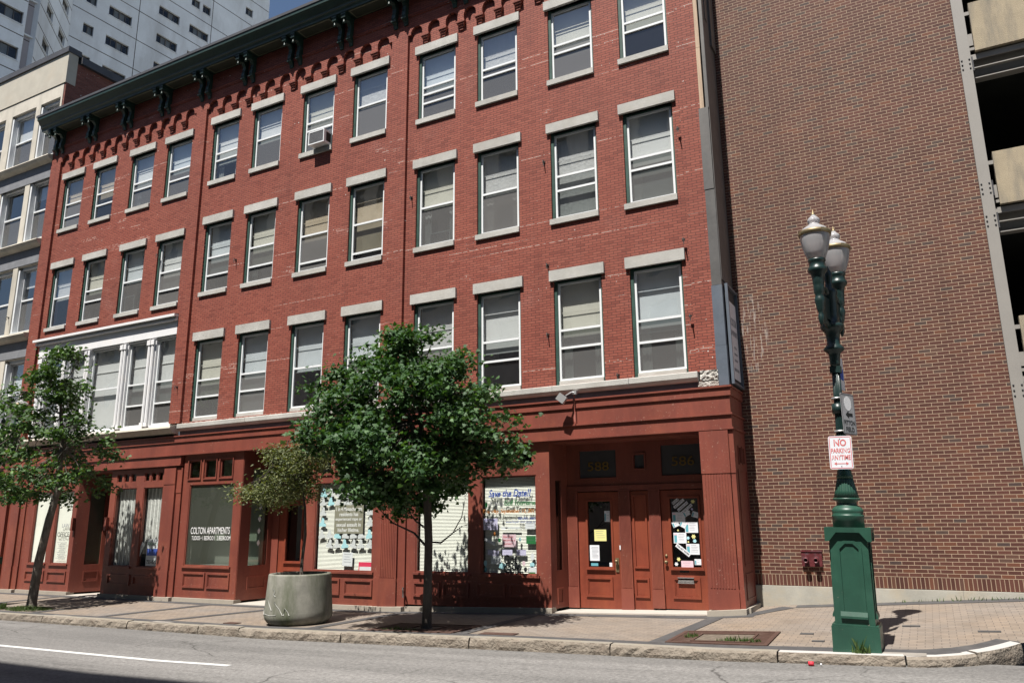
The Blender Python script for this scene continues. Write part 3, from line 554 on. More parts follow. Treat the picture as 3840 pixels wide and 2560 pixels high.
for x, w_ in ((-27.78, .09), (-26.4, .1), (-25.12, .06), (-25.0, .05), (-23.22, .06), (-23.08, .05), (-21.86, .06), (-21.7, .06)):
    q = MB(); q.box(x-w_, x+w_, 15.90, 15.968, 2.97, 5.80); q.box(x-w_-.03, x+w_+.03, 15.87, 15.9, 5.62, 5.78); q.box(x-w_-.03, x+w_+.03, 15.87, 15.9, 2.97, 3.1); q.box(x-w_*.5, x+w_*.5, 15.888, 15.9, 3.12, 5.6); q.build('mullion', 'white_paint', BLD)
b = MB(); b.prism([(-28.15, 15.97, 2.93), (-28.15, 15.62, 2.86), (-28.15, 15.60, 2.80), (-28.15, 15.72, 2.66), (-28.15, 15.97, 2.62)], (8.02, 0, 0)); b.build('bay_ledge', 'stone', BLD)
# ---------------------------------------------------------------- shopfronts
te = lambda v: Vector((v.x, v.y, v.z+.0040*(v.x+3.4)))
b = MB()
b.box(-28.4, -3.38, 15.80, 15.93, 2.43, 2.60); b.prism([(-28.4, 15.93, 2.65), (-28.4, 15.765, 2.635), (-28.4, 15.765, 2.60), (-28.4, 15.93, 2.60)], (25.05, 0, 0))
b.box(-28.4, -3.41, 15.835, 15.93, 2.075, 2.43); b.box(-28.4, -3.37, 15.785, 15.93, 2.035, 2.075)
for x0, x1 in ((-28.4, -19.78), (-12.4, -3.40)): b.box(x0, x1, 15.825, 15.93, 1.78, 2.035); b.box(x0, x1+.03, 15.785, 15.93, 1.735, 1.78)
b.box(-3.45, -3.385, 15.93, 17.0, 2.43, 2.60); b.box(-3.45, -3.365, 15.93, 17.0, 2.60, 2.64); b.box(-3.45, -3.415, 15.93, 17.0, 2.075, 2.43); b.box(-3.45, -3.37, 15.93, 17.0, 2.035, 2.075); b.box(-3.45, -3.405, 15.93, 17.0, 1.78, 2.035); b.box(-3.45, -3.37, 15.93, 17.0, 1.735, 1.78)
b.xf(te).build('entablature', 'wood_red', BLD)
b = MB(); b.box(-28.4, -3.44, 15.93, 17.4, 1.98, 2.55); b.box(-28.4, -19.8, 15.93, 17.4, 1.60, 1.979); b.box(-12.4, -3.46, 15.93, 17.4, 1.68, 1.979); b.build('shopfront_soffit', 'wood_red', BLD)
def pil(x0, x1, y0, zt, zb=None, nf=9, side=.0, flutes=True, zcap=.86, zlow=-1.38, m='wood_red'):
    q = MB(); zb = zb if zb is not None else G((x0+x1)/2, 15.8)+.10
    q.box(x0, x1, y0, y0+.14, zb, zt); q.box(x0-.008, x1+.008, y0-.012, y0-.001, zb, zlow); q.box(x0-.008, x1+.008, y0-.012, y0-.001, zcap, zt-.002)
    if flutes:
        for k in range(nf):
            a = x0+.03+(x1-x0-.06)*k/nf; q.box(a, a+(x1-x0-.06)/nf*.55, y0-.011, y0-.0012, zlow+.02, zcap-.02)
    return q.build('shopfront_pilaster', m, BLD)
pil(-28.22, -27.75, 15.80, 1.60, flutes=False, zcap=1.1); pil(-27.74, -27.48, 15.86, 1.60, flutes=False)
pil(-20.42, -19.92, 15.80, 1.60, flutes=False, zcap=1.12); pil(-19.91, -19.70, 15.86, 1.60, flutes=False)
pil(-12.22, -11.70, 15.80, 1.70); pil(-11.69, -11.48, 15.85, 1.70, flutes=False); pil(-12.42, -12.23, 15.86, 1.70, flutes=False)
pil(-4.07, -3.50, 15.80, 1.72); pil(-3.49, -3.40, 15.84, 1.72, flutes=False)
def shopwall(x0, x1, zt, holes, panels, y=15.9, m='wood_red', sills=()):
    q = MB(); zb = G((x0+x1)/2, y)+.1; q.wall(x0, x1, zb, zt, y, y+.13, holes)
    for a, c, d, e in panels: q.frame(a, c, d, e, .045, y-.035, y-.001); q.frame(a+.045, c-.045, d+.045, e-.045, .02, y-.018, y-.001)
    for a, c, z in sills: q.box(a-.06, c+.06, y-.05, y-.001, z-.055, z-.002)
    return q.build('shopfront', m, BLD)
def shopwin(x0, x1, z0, z1, y=15.945, m='shop_glass', name='display_window'):
    q = MB(); q.frame(x0, x1, z0, z1, .03, y-.03, y+.02); o = q.build(name, 'wood_red', BLD); p = MB(); p.quad((x0+.02, y, z0+.02), (x1-.02, y, z0+.02), (x1-.02, y, z1-.02), (x0+.02, y, z1-.02)); p.build('pane', m, o); return o
def slats(x0, x1, z0, z1, y, parent, pitch=.033, m='blind_white'):
    q = MB(); n = int((z1-z0)/pitch)
    for k in range(n): z = z1-k*pitch; q.quad((x0, y, z-pitch*.98), (x1, y, z-pitch*.98), (x1, y+.014, z-.004), (x0, y+.014, z-.004))
    return q.build('window_blind', m, parent)
# A shop
wA = [(-27.0, -26.08, -1.27, 1.05), (-25.78, -24.9, -1.27, 1.05)]; tA = [(-27.0+.32*k, -27.0+.32*k+.24, 1.24, 1.50) for k in range(3)]+[(-25.78+.31*k, -25.78+.31*k+.22, 1.24, 1.50) for k in range(3)]
shopwall(-27.47, -24.68, 1.62, wA+tA, [(-27.08, -26.03, -1.84, -1.5), (-25.85, -24.86, -1.84, -1.5)], sills=[(a, c, z) for a, c, z, _ in wA])
wA2 = [(-22.78, -21.78, -1.29, 1.06), (-21.45, -20.56, -1.30, 1.06)]; tA2 = [(-22.78+.34*k, -22.78+.34*k+.25, 1.24, 1.52) for k in range(3)]+[(-21.45+.31*k, -21.45+.31*k+.22, 1.24, 1.52) for k in range(3)]
shopwall(-23.05, -20.43, 1.62, wA2+tA2, [(-22.76, -21.7, -1.84, -1.52), (-21.55, -20.52, -1.84, -1.54)], sills=[(a, c, z) for a, c, z, _ in wA2])
for k, (a, c, d, e) in enumerate(wA):
    o = shopwin(a, c, d, e); q = MB(); q.quad((a, 15.99, d), (c, 15.99, d), (c, 15.99, e), (a, 15.99, e)); q.build('window_shade', 'blind_white', o)
    if k == 1:
        text('592', -25.28, 15.940, .52, 'ink_grey', o, w=.26, h=.13); text('LAW', -25.42, 15.940, -.12, 'ink_grey', o, w=.38, h=.12); text('OFFICE', -25.62, 15.940, -.42, 'ink_black', o, w=.62, h=.15)
        for j in range(10): text(['PRACTICE', 'AREAS OF LAW', 'FAMILY LAW', 'DIVORCE', 'PROBATE WILLS', 'TRUSTS', 'REAL ESTATE', 'BANKRUPTCY', 'ACCIDENTS', 'BY APPOINTMENT'][j], -25.32, 15.940, -.55-.062*j, 'ink_grey', o, w=[.3, .5, .4, .3, .42, .28, .44, .4, .36, .5][j], h=.03, align='CENTER')
for a, c, d, e in tA+tA2+[]: shopwin(a, c, d, e, m='shop_glass_green', name='transom_window')
for k, (a, c, d, e) in enumerate(wA2):
    o = shopwin(a, c, d, e); q = MB(); n = 11
    for j in range(n): u0 = a+(c-a)*j/n; u1 = u0+(c-a)/n*.97; q.quad((u0, 16.07+.02*(j % 2), d+(.38 if k else 0)), (u1, 16.08-.02*(j % 2), d+(.38 if k else 0)), (u1, 16.08-.02*(j % 2), e), (u0, 16.07+.02*(j % 2), e))
    q.build('vertical_blind', 'curtain', o)
# recess A
def retwall(x0, y0, x1, y1, zt, hole=None, zb=None, m='wood_red', name='recess_wall', gm='shop_glass_green'):
    L = math.hypot(x1-x0, y1-y0); q = MB(); zb = zb if zb is not None else G(x0, y0)+.08
    hs = [(hole[0]*L, hole[1]*L, hole[2], hole[3])] if hole else []
    q.wall(0, L, zb, zt, 0, .1, hs); d = Vector((x1-x0, y1-y0, 0)).normalized(); nn = Vector((-d.y, d.x, 0))
    if hole: q.frame(hole[0]*L, hole[1]*L, -1.84, -1.5, .04, -.02, -.001)
    fn = lambda v: Vector((x0, y0, 0))+d*v.x+nn*v.y+Vector((0, 0, v.z)); q.xf(fn); o = q.build(name, m, BLD)
    if hole: p = MB(); p.quad((hole[0]*L, .04, hole[2]), (hole[1]*L, .04, hole[2]), (hole[1]*L, .04, hole[3]), (hole[0]*L, .04, hole[3])); p.xf(fn); p.build('pane', gm, o)
    return o, fn, L
o, fn, L = retwall(-24.66, 15.91, -24.3, 17.0, 1.62, (.32, .72, -1.3, 1.05)); q = MB(); q.quad((L*.3, .09, -1.3), (L*.74, .09, -1.3), (L*.74, .09, 1.05), (L*.3, .09, 1.05)); q.xf(fn).build('window_shade', 'curtain', o)
q = MB(); q.box(-24.35, -22.9, 17.0, 17.1, -2.2, 1.7); q.build('recess_back', 'wood_red_door', BLD)
q = MB(); q.box(-23.06, -23.0, 15.92, 17.0, -2.2, 1.62); q.build('recess_wall', 'wood_red', BLD)
for x in (-24.72, -23.02): q = MB(); q.box(x-.05, x+.05, 15.80, 15.899, -.22, .18); q.build('wall_lamp', 'wood_red', BLD)
# B shop
wB = [(-19.38, -17.52, -1.22, 1.08)]; tB = [(-19.46, -18.97, 1.26, 1.79), (-18.80, -18.31, 1.26, 1.79), (-18.14, -17.64, 1.26, 1.79)]
shopwall(-19.68, -17.22, 1.98, wB+tB, [(-19.36, -18.44, -1.82, -1.4), (-18.36, -17.46, -1.82, -1.4)], sills=[(-19.38, -17.52, -1.22)])
o = shopwin(*wB[0], m='painted_haze_glass'); q = MB(); q.box(-21.2, -17.3, 16.9, 16.93, -1.25, 1.9); q.build('inner_screen', 'blind', o); q = MB(); q.box(-19.4, -17.5, 16.03, 16.8, -1.27, -1.22); q.build('display_shelf', 'paper', o)
q = MB(); q.box(-18.42, -18.26, 16.88, 16.9, -.02, .22); q.build('wall_switch_box', 'black', o)
text('COLTON APARTMENTS', -19.22, 15.93, -.33, 'ink_white', o, w=1.60, h=.19); text('TUDIOS • 1 BEDROO I   2 BEDROOM', -19.16, 15.93, -.50, 'ink_white', o, w=1.58, h=.115)
for a, c, d, e in tB: shopwin(a, c, d, e, m='shop_glass_green', name='transom_window'); q = MB(); q.frame(a-.04, c+.04, d-.04, e+.04, .03, 15.87, 15.899); q.build('transom_trim', 'wood_red', BLD)
o, fn, L = retwall(-17.2, 15.91, -17.06, 17.0, 1.98, (.3, .86, -1.2, 1.5), gm='shop_glass_green')
q = MB()
for k in range(5): z = .75-.335*k; q.prism([(L*.6-.055, .035, z), (L*.6, .035, z-.09), (L*.6+.055, .035, z), (L*.6, .035, z+.09)], (0, -.006, 0))
q.xf(fn).build('diamond_decal', 'ink_white', o)
def door(x0, x1, z0, z1, y, gx0, gx1, gz0, gz1, panel, m='wood_red_door', name='door', gm='shop_glass_green'):
    q = MB(); q.wall(x0, x1, z0, z1, y, y+.06, [(gx0, gx1, gz0, gz1)]); q.frame(gx0-.045, gx1+.045, gz0-.045, gz1+.045, .044, y-.022, y-.001); q.box(gx0-.06, gx1+.06, y-.05, y-.023, gz0-.06, gz0-.02)
    a, c, d, e = panel; q.frame(a, c, d, e, .05, y-.03, y-.001); q.frame(a+.052, c-.052, d+.052, e-.052, .02, y-.015, y-.001)
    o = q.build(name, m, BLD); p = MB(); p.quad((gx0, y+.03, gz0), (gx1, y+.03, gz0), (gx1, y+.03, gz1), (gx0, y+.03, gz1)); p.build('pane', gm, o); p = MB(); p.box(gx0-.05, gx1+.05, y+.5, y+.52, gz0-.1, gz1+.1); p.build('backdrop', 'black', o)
    return o
ZBd = G(-16, 16.9)+.02
d = door(-16.78, -15.62, ZBd, .62, 17.0, -16.5, -15.92, -1.10, .45, (-16.56, -15.85, -1.82, -1.32))
q = MB(); q.box(-15.86, -15.76, 16.96, 16.999, -1.2, -.78); q.box(-15.80, -15.78, 16.90, 16.959, -1.15, -.83); q.build('handle_plate', 'brass', d)
q = MB(); q.wall(-17.06, -14.72, ZBd, 1.98, 17.08, 17.16, [(-16.79, -15.61, ZBd, .63), (-16.6, -15.7, .85, 1.5)]); q.box(-17.05, -16.8, 16.98, 17.079, ZBd, 1.97); q.box(-15.60, -15.45, 16.98, 17.079, ZBd, 1.97); q.build('recess_back', 'wood_red', BLD)
q = MB(); q.box(-14.80, -14.73, 15.92, 17.2, -2.2, 1.98); q.build('recess_wall', 'wood_red', BLD)
wB2 = [(-14.45, -12.52, -1.25, .98)]; tB2 = [(-14.45+.66*k, -14.45+.66*k+.5, 1.22, 1.78) for k in range(3)]
shopwall(-14.81, -12.43, 1.98, wB2+tB2, [(-14.50, -13.52, -1.83, -1.44), (-13.38, -12.48, -1.83, -1.44)], sills=[(-14.45, -12.52, -1.25)])
for a, c, d_, e in tB2: shopwin(a, c, d_, e, m='shop_glass_green', name='transom_window'); q = MB(); q.frame(a-.04, c+.04, d_-.04, e+.04, .03, 15.87, 15.899); q.build('transom_trim', 'wood_red', BLD)
WB2 = shopwin(*wB2[0]); slats(-14.4, -12.55, -1.23, .96, 16.02, WB2)
# C shop
wC = [(-11.2, -9.69, -1.22, .98), (-9.36, -7.90, -1.22, .98)]; tC = [(-11.2+.52*k, -11.2+.52*k+.40, 1.18, 1.5) for k in range(3)]+[(-9.36+.5*k, -9.36+.5*k+.38, 1.18, 1.5) for k in range(3)]
shopwall(-11.47, -7.56, 1.72, wC+tC, [(-11.24, -10.48, -1.78, -1.44), (-10.40, -9.68, -1.77, -1.43), (-9.47, -8.72, -1.74, -1.42), (-8.62, -7.88, -1.71, -1.42)], sills=[(a, c, z) for a, c, z, _ in wC])
WC = [shopwin(*x) for x in wC]; slats(-11.15, -9.72, -1.2, .95, 16.02, WC[0]); slats(-9.31, -7.93, -1.2, .95, 16.02, WC[1])
for a, c, d_, e in tC: shopwin(a, c, d_, e, m='shop_glass_green', name='transom_window')
retwall(-7.56, 15.91, -7.46, 16.66, 1.72, (.3, .62, -1.12, .85))
YD = 16.65
def dpil(x0, x1, zb):
    q = MB(); q.box(x0, x1, YD-.05, YD+.05, zb, .62); q.box(x0-.006, x1+.006, YD-.062, YD-.051, zb, -1.5)
    n = 8
    for k in range(n): a = x0+.02+(x1-x0-.04)*k/n; q.box(a, a+(x1-x0-.04)/n*.55, YD-.06, YD-.0512, -1.48, .58)
    q.build('door_pilaster', 'wood_red', BLD)
z1_, z2_ = G(-6.7, 16.6)+.03, G(-4.8, 16.6)+.03
dpil(-7.46, -7.21, z1_); dpil(-6.20, -5.93, z1_); dpil(-5.50, -5.24, z2_); dpil(-4.30, -4.10, z2_)
D588 = door(-7.20, -6.21, z1_, .58, YD, -6.97, -6.41, -1.06, .37, (-7.05, -6.41, -1.70, -1.27))
D586 = door(-5.235, -4.305, z2_, .58, YD, -5.03, -4.42, -1.03, .40, (-5.06, -4.46, -1.67, -1.24))
q = MB(); q.box(-5.925, -5.51, YD, YD+.06, z1_, .58); q.frame(-5.89, -5.56, -1.07, .5, .04, YD-.03, YD-.001); q.frame(-5.90, -5.57, -1.68, -1.27, .04, YD-.03, YD-.001); q.build('centre_panel', 'wood_red_door', BLD)
q = MB(); q.wall(-7.46, -3.6, .60, 1.72, YD, YD+.08, [(-7.14, -6.24, .9, 1.52), (-5.18, -4.28, .9, 1.56), (-5.8, -5.57, 1.08, 1.38)]); q.box(-7.46, -3.6, YD-.04, YD-.001, .60, .72); q.frame(-5.84, -5.53, 1.04, 1.42, .035, YD-.03, YD-.001)
TR = q.build('transom_wall', 'wood_red', BLD)
q = MB()
for a, c, d_, e in ((-7.14, -6.24, .9, 1.52), (-5.18, -4.28, .9, 1.56), (-5.8, -5.57, 1.08, 1.38)): q.quad((a, YD+.04, d_), (c, YD+.04, d_), (c, YD+.04, e), (a, YD+.04, e))
q.build('transom_pane', 'charcoal', TR)
text('588', -6.93, YD-.004, 1.06, 'ink_gold', TR, w=.52, h=.2, depth=.004); text('586', -4.94, YD-.004, 1.10, 'ink_gold', TR, w=.50, h=.2, depth=.004)
for x in (-7.46,): pass
# door hardware
q = MB(); q.box(-6.33, -6.25, YD-.02, YD-.002, -1.16, -.86); q.lathe([(.012, 0), (.014, .03), (.034, .045), (.036, .065), (.02, .085)], 0, 0, 12); 
nv = 5*12
q.v = q.v[:-nv]+[(-6.29+v[0], YD-.02-v[2], -.93+v[1]) for v in q.v[-nv:]]; q.build('door_handle', 'brass', D588)
q = MB(); q.lathe([(.03, 0), (.03, .01), (.012, .015), (.014, .035), (.036, .05), (.034, .07), (.01, .08)], 0, 0, 12); q.lathe([(.03, 0), (.03, .012), (.012, .02)], 0, 0, 12)
q.v = [(-5.17+v[0], YD-.002-v[2], -.93+v[1]) for v in q.v[:84]]+[(-5.17+v[0], YD-.002-v[2], -.80+v[1]) for v in q.v[84:]]; q.build('door_knob', 'brass', D586)
q = MB(); q.box(-4.93, -4.60, YD-.03, YD-.002, -1.33, -1.26); q.box(-4.94, -4.59, YD-.045, YD-.002, -1.36, -1.335); q.box(-4.94, -4.59, YD-.045, YD-.002, -1.255, -1.235); q.build('mail_slot', 'chrome', D586)
q = MB(); q.box(-4.89, -4.70, YD-.008, YD-.001, -1.14, -1.09); q.build('name_plate', 'black', D586)
# right side of the corner shop
q = MB(); q.wall(0, 1.07, G(-3.4, 16.2)+.1, 1.74, 0, .08, [(.3, .48, 1.08, 1.4), (.62, .8, 1.08, 1.4)]); q.frame(.14, .95, -.95, .95, .03, -.015, -.001); q.frame(.14, .95, -1.6, -1.1, .03, -.015, -.001)
q.frame(.27, .51, 1.05, 1.43, .028, -.02, -.001); q.frame(.59, .83, 1.05, 1.43, .028, -.02, -.001)
q.xf(lambda v: Vector((-3.405-v.y, 15.94+v.x, v.z))).build('shop_side', 'wood_red', BLD)
q = MB(); q.wall(-33.5, -28.36, -2.3, 2.62, 15.9, 15.985, [(-31.5, -30.4, -1.3, 1.0), (-30.1, -29.2, -2.1, 1.3), (-33.2, -32.0, -1.3, 1.0)]); q.box(-33.5, -28.36, 15.80, 15.899, 1.95, 2.0); q.box(-33.5, -28.36, 15.82, 15.899, 2.3, 2.6); q.box(-29.0, -28.5, 15.80, 15.899, -2.2, 1.9)
q.build('corner_shopfront', 'wood_red', BLD); q = MB(); q.box(-33.4, -28.4, 15.987, 15.989, -2.2, 1.4); q.build('corner_shop_pane', 'charcoal', BLD)
# granite plinth under the shopfront
def plinth(x0, x1, y0, y1, m='plinth', name='plinth', up=.10, dn=-.2):
    q = MB(); n = max(1, int((x1-x0)/.5)); 
    for k in range(n):
        a, c = x0+(x1-x0)*k/n, x0+(x1-x0)*(k+1)/n; za, zc = G(a, y0), G(c, y0)
        q.add([(a, y0, za+dn), (c, y0, zc+dn), (c, y1, zc+dn), (a, y1, za+dn), (a, y0, za+up), (c, y0, zc+up), (c, y1, zc+up), (a, y1, za+up)], [(4, 5, 6, 7), (0, 1, 5, 4)]+([(3, 0, 4, 7)] if k == 0 else [])+([(1, 2, 6, 5)] if k == n-1 else []))
    return q.build(name, m, BLD)
for a, c, y0 in ((-28.3, -27.44, 15.72), (-27.43, -24.64, 15.83), (-23.08, -20.46, 15.83), (-20.46, -19.68, 15.72), (-19.67, -17.18, 15.83), (-14.83, -12.44, 15.83), (-12.43, -11.46, 15.70), (-11.45, -7.54, 15.84), (-4.12, -3.36, 15.70)): plinth(a, c, y0, 16.1 if a < -4.2 else 15.93, up=.11)
plinth(-3.44, -3.32, 15.931, 17.02, up=.11)
for a, c, y0, y1 in ((-24.6, -23.05, 15.78, 17.0), (-17.16, -14.8, 15.78, 17.0), (-7.52, -4.13, 15.93, 16.7)): plinth(a, c, y0, y1, 'threshold', 'doorstep', .02)
b = MB(); b.box(-28.83, -3.62, 16.37, 16.4, -2.5, 2.6) if False else None
# shop floors and partitions keep the interiors dark
b = MB(); b.box(-28.8, -3.5, 17.3, 17.36, -2.6, 2.6); b.build('shop_back_wall', 'interior', BLD)
# ---------------------------------------------------------------- stone building on the left
ST = thing('stone_office_building', 'pale stone fronted building with wide sash windows left of the red brick one', 'building', (-35, 16, -2.2))
sw = []
cols = [(-30.24, -28.93), (-32.25, -30.56)]+[(-32.25-2.05*k-.1, -30.56-2.05*k-.1) for k in range(1, 7)]
rows = [(14.2, 16.68), (10.72, 13.3), (7.03, 9.69), (3.4, 6.0), (-.2, 2.4)]
b = MB(); b.wall(-47, -28.82, -2.5, 17.24, 15.99, 16.36, [(a, c, d, e) for a, c in cols for d, e in rows]); b.build('wall', 'stone', ST)
b = MB(); b.box(-47, -28.70, 15.96, 16.36, 17.26, 18.6); b.build('parapet', 'stucco', ST)
b = MB(); b.box(-47, -28.66, 15.90, 16.45, 18.601, 18.84); b.build('parapet_cap', 'roof_metal', ST)
for d, e in rows[:3]:
    q = MB(); q.prism([(-47, 15.989, d-.10), (-47, 15.74, d-.14), (-47, 15.72, d-.18), (-47, 15.80, d-.30), (-47, 15.95, d-.38), (-47, 15.989, d-.38)], (18.19, 0, 0)); q.build('ledge', 'stone', ST)
    q = MB(); q.box(-47, -28.84, 15.975, 15.989, d-1.0, d-.39); q.build('spandrel', 'slate_panel', ST)
    q = MB(); q.box(-47, -28.83, 15.94, 15.989, e+.04, e+.34) if d > 20 else q.box(-47, -28.83, 15.955, 15.989, d-.099, d-.04); q.build('band', 'stone', ST)
for a, c in cols:
    for d, e in rows:
        q = MB(); q.frame(a+.1, c-.02, d+.03, e-.12, .05, 16.2, 16.28); q.box(a+.15, c-.07, 16.19, 16.27, (d+e)/2-.03, (d+e)/2+.03); o = q.build('window', 'white_metal', ST)
        q = MB(); q.box(a+.002, a+.099, 16.03, 16.3, d+.03, e-.12); q.box(a+.1, c, 16.1, 16.3, e-.119, e); q.box(a, c, 16.0, 16.3, d, d+.028); q.build('casing', 'white_metal', o)
        q = MB(); q.quad((a+.14, 16.24, d+.07), (c-.06, 16.24, d+.07), (c-.06, 16.24, (d+e)/2), (a+.14, 16.24, (d+e)/2)); q.build('lower_pane', 'pane_dark', o)
        q = MB(); q.quad((a+.14, 16.235, (d+e)/2), (c-.06, 16.235, (d+e)/2), (c-.06, 16.235, e-.16), (a+.14, 16.235, e-.16)); q.build('upper_pane', 'pane', o)
        if random.random() < .6: q = MB(); f = random.choice([.45, .6, .3]); q.quad((a, 16.34, e-(e-d)*f), (c, 16.34, e-(e-d)*f), (c, 16.34, e), (a, 16.34, e)); q.build('window_blind', 'blind', o)
b = MB(); b.box(-47, -28.9, 16.7, 30, -2.6, 18.3); b.build('inner_wall', 'interior', ST)
b = MB(); b.quad((-28.72, 16.1, 13), (-28.72, 30, 13), (-28.72, 30, 18.3), (-28.72, 16.1, 18.3)); b.box(-28.8, -28.70, 16.0, 16.12, 13.6, 17.26); b.build('party_wall', 'red_brick_side', ST)
b = MB(); b.box(-28.95, -28.58, 16.46, 30, 18.31, 18.62); b.build('party_wall_cap', 'roof_metal', ST)
# ---------------------------------------------------------------- apartment tower far behind
TW = thing('apartment_tower', 'tall grey concrete apartment tower with small paired windows behind the rooftops', 'tower', (-56, 34, -2.5))
d87 = Vector((math.cos(R(87)), math.sin(R(87)), 0)); n87 = Vector((-d87.y, d87.x, 0)); d134 = Vector((math.cos(R(134)), math.sin(R(134)), 0)); n134 = Vector((-d134.y, d134.x, 0))
TP2 = Vector((-57.58, 31.78, 0)); TP1 = TP2-6.78*d134
F1 = TP1-14*d87; P3 = TP2+19.72*d87
def tface(org, d, n, u0, u1, wins, joints, vj, name='wall', z0=-2.5, z1=74, m='tower'):
    # u along the wall, depth into the tower along n; windows are recessed openings
    fn = lambda v: Vector((org.x, org.y, 0))+d*v.x+n*v.y+Vector((0, 0, v.z))
    q = MB(); q.wall(u0, u1, z0, z1, 0, .5, [(a, c, e, f) for a, c, e, f, k in wins]); o = q.xf(fn).build(name, m, TW)
    q = MB()
    for z in joints: q.box(u0+.02, u1-.02, -.006, .1, z-.035, z+.035)
    for x in vj: q.box(x-.03, x+.03, -.008, .1, z0, z1)
    if joints or vj: q.xf(fn).build('panel_joint', 'tower_joint', TW)
    for a, c, e, f, k in wins:
        q = MB(); q.frame(a, c, e, f, .05, .16, .24)
        for j in range(1, k): x = a+(c-a)*j/k; w_ = .05 if (k == 4 and j == 2) else .02; q.box(x-w_, x+w_, .165, .235, e+.05, f-.05)
        w = q.xf(fn).build('window', 'sheet_grey', TW)
        q = MB(); q.box(a-.05, c+.05, -.05, .15, e-.07, e-.001); q.xf(fn).build('sill', 'tower', w)
        q = MB(); q.quad((a, .2, e), (c, .2, e), (c, .2, f), (a, .2, f)); q.xf(fn).build('pane', 'tower_glass', w)
        q = MB(); l = [j for j in range(k) if (j in (1, 2) if k == 4 else j == 1) and random.random() < .75]
        for j in l: x0 = a+(c-a)*j/k; hh = random.choice([0, 0, .3]); q.quad((x0+.03, .27, e+hh), (x0+(c-a)/k-.03, .27, e+hh), (x0+(c-a)/k-.03, .27, f), (x0+.03, .27, f))
        if l: q.xf(fn).build('curtain', 'blind', w)
M['tower_glass'] = glass('tower_glass', (.55, .58, .6), 1.5, .02, .02, (.02, .022, .03), .35)
zs = [39.62+2.87*k for k in range(-4, 11)]
wn_ = []
for z in zs:
    if not 30 < z < 62: continue
    wn_ += [(1.03, 1.9, z, z+.93, 2), (2.98, 5.05, z, z+.93, 4), (7.45, 9.55, z-.05, z+.88, 4), (16.78, 17.68, z-.05, z+.88, 2)]
    wn_ += [(10.63, 11.52, z, z+.9, 2), (11.86, 12.73, z, z+.9, 2)] if abs(z-48.23) < .2 else [(10.62, 12.72, z-.05, z+.88, 4)]
tface(TP2, d87, n87, 0, 19.72, wn_, [41.57+2.87*k for k in range(-5, 8)], [5.62, 12.97])
z1s = [31.6+2.83*k for k in range(-2, 4)]
tface(TP1, d87, n87, -14, -.75, [(-2.62, -.95, z, z+.97, 3) for z in z1s]+[(-6.5, -3.9, z, z+.97, 4) for z in z1s], [30.75+2.82*k for k in range(-2, 5)], [])
tface(TP1+n87*.25, d87, n87, -.75, 0, [], [30.75+2.82*k for k in range(-2, 5)], [], 'grey_wall', m='tower_grey')
q = MB(); 
for z in [31.15+2.83*k for k in range(-1, 4)]: q.box(-.9, .03, .1, .26, z-.12, z)
q.xf(lambda v: TP1+d87*v.x+n87*v.y+Vector((0, 0, v.z))).build('balcony_slab', 'tower', TW)
zm = [31.05+2.83*k for k in range(0, 5)]
tface(TP2, d134, n134, -6.75, -.02, [(-5.35, -3.9, z+.3, z+1.25, 2) for z in zm]+[(-2.35, -.75, z+.3, z+1.25, 2) for z in zm], [z+1.4 for z in zm]+[z+.1 for z in zm], [])
q = MB(); q.prism([P3+Vector((0, 0, -2.5)), P3-d87.cross(Vector((0, 0, 1)))*-22+Vector((0, 0, -2.5)), F1+n87*22+Vector((0, 0, -2.5)), F1+n87*.6+Vector((0, 0, -2.5)), TP1+n87*.6+Vector((0, 0, -2.5)), TP2+n87*.6+Vector((0, 0, -2.5)), P3+n87*.6+Vector((0, 0, -2.5))][:0] or [P3+n87*.5, P3+n87*22, F1+n87*22, F1+n87*.5, TP1+n87*.6, TP2+n87*.6], (0, 0, 73)); q.build('core', 'interior', TW)
q = MB(); q.prism([P3, P3+n87*22, P3+n87*22-d87*.4, P3-d87*.4+n87*.51], (0, 0, 74)) ; q.build('end_wall', 'tower', TW)
# ---------------------------------------------------------------- parking garage on the right
GA = thing('parking_garage', 'parking garage with a windowless brown brick wall, taupe steel frame and tan concrete parapets', 'parking garage', (0, 17, -1.6))
b = MB(); b.box(-3.41, 1.553, 17.0, 17.3, -1.155, 20); b.build('brick_wall', 'brown_brick', GA)
b = MB(); b.box(-3.41, 1.553, 16.998, 17.3, -1.365, -1.157); b.build('soldier_course', 'soldier_brick', GA)
b = MB(); n = 12; 
for k in range(n): a, c = -3.41+4.97*k/n, -3.41+4.97*(k+1)/n-(.004 if k in (3, 8) else 0); b.add([(a, 16.95, -1.9), (c, 16.95, -1.9), (c, 16.95, -1.375), (a, 16.95, -1.375), (a, 17.2, -1.366), (c, 17.2, -1.366)], [(0, 1, 2, 3), (3, 2, 5, 4)])
b.build('foundation', 'concrete', GA)
for k, x in enumerate((1.557, 10.5)):
    q = MB(); q.box(x, x+.205, 16.955, 16.975, -2.2, 20); q.box(x, x+.205, 17.24, 17.26, -2.2, 20); q.box(x+.095, x+.11, 16.975, 17.24, -2.2, 20)
    o = q.build('steel_column', 'steel_taupe', GA)
    for z in (9.05, 6.3, 5.62, 2.25, 12.45):
        q = MB()
        for j in range(3):
            for dx in (.035, .17): q.lathe([(.016, 0), (.016, .012), (.008, .016)], 0, 0, 6); q.v[-18:] = [(x+dx+v[0], 16.954-v[2], z-.1+.1*j+v[1]) for v in q.v[-18:]]
        q.box(x+.207, x+.235, 16.96, 17.2, z-.17, z+.15); q.build('bolt', 'steel_dark', o)
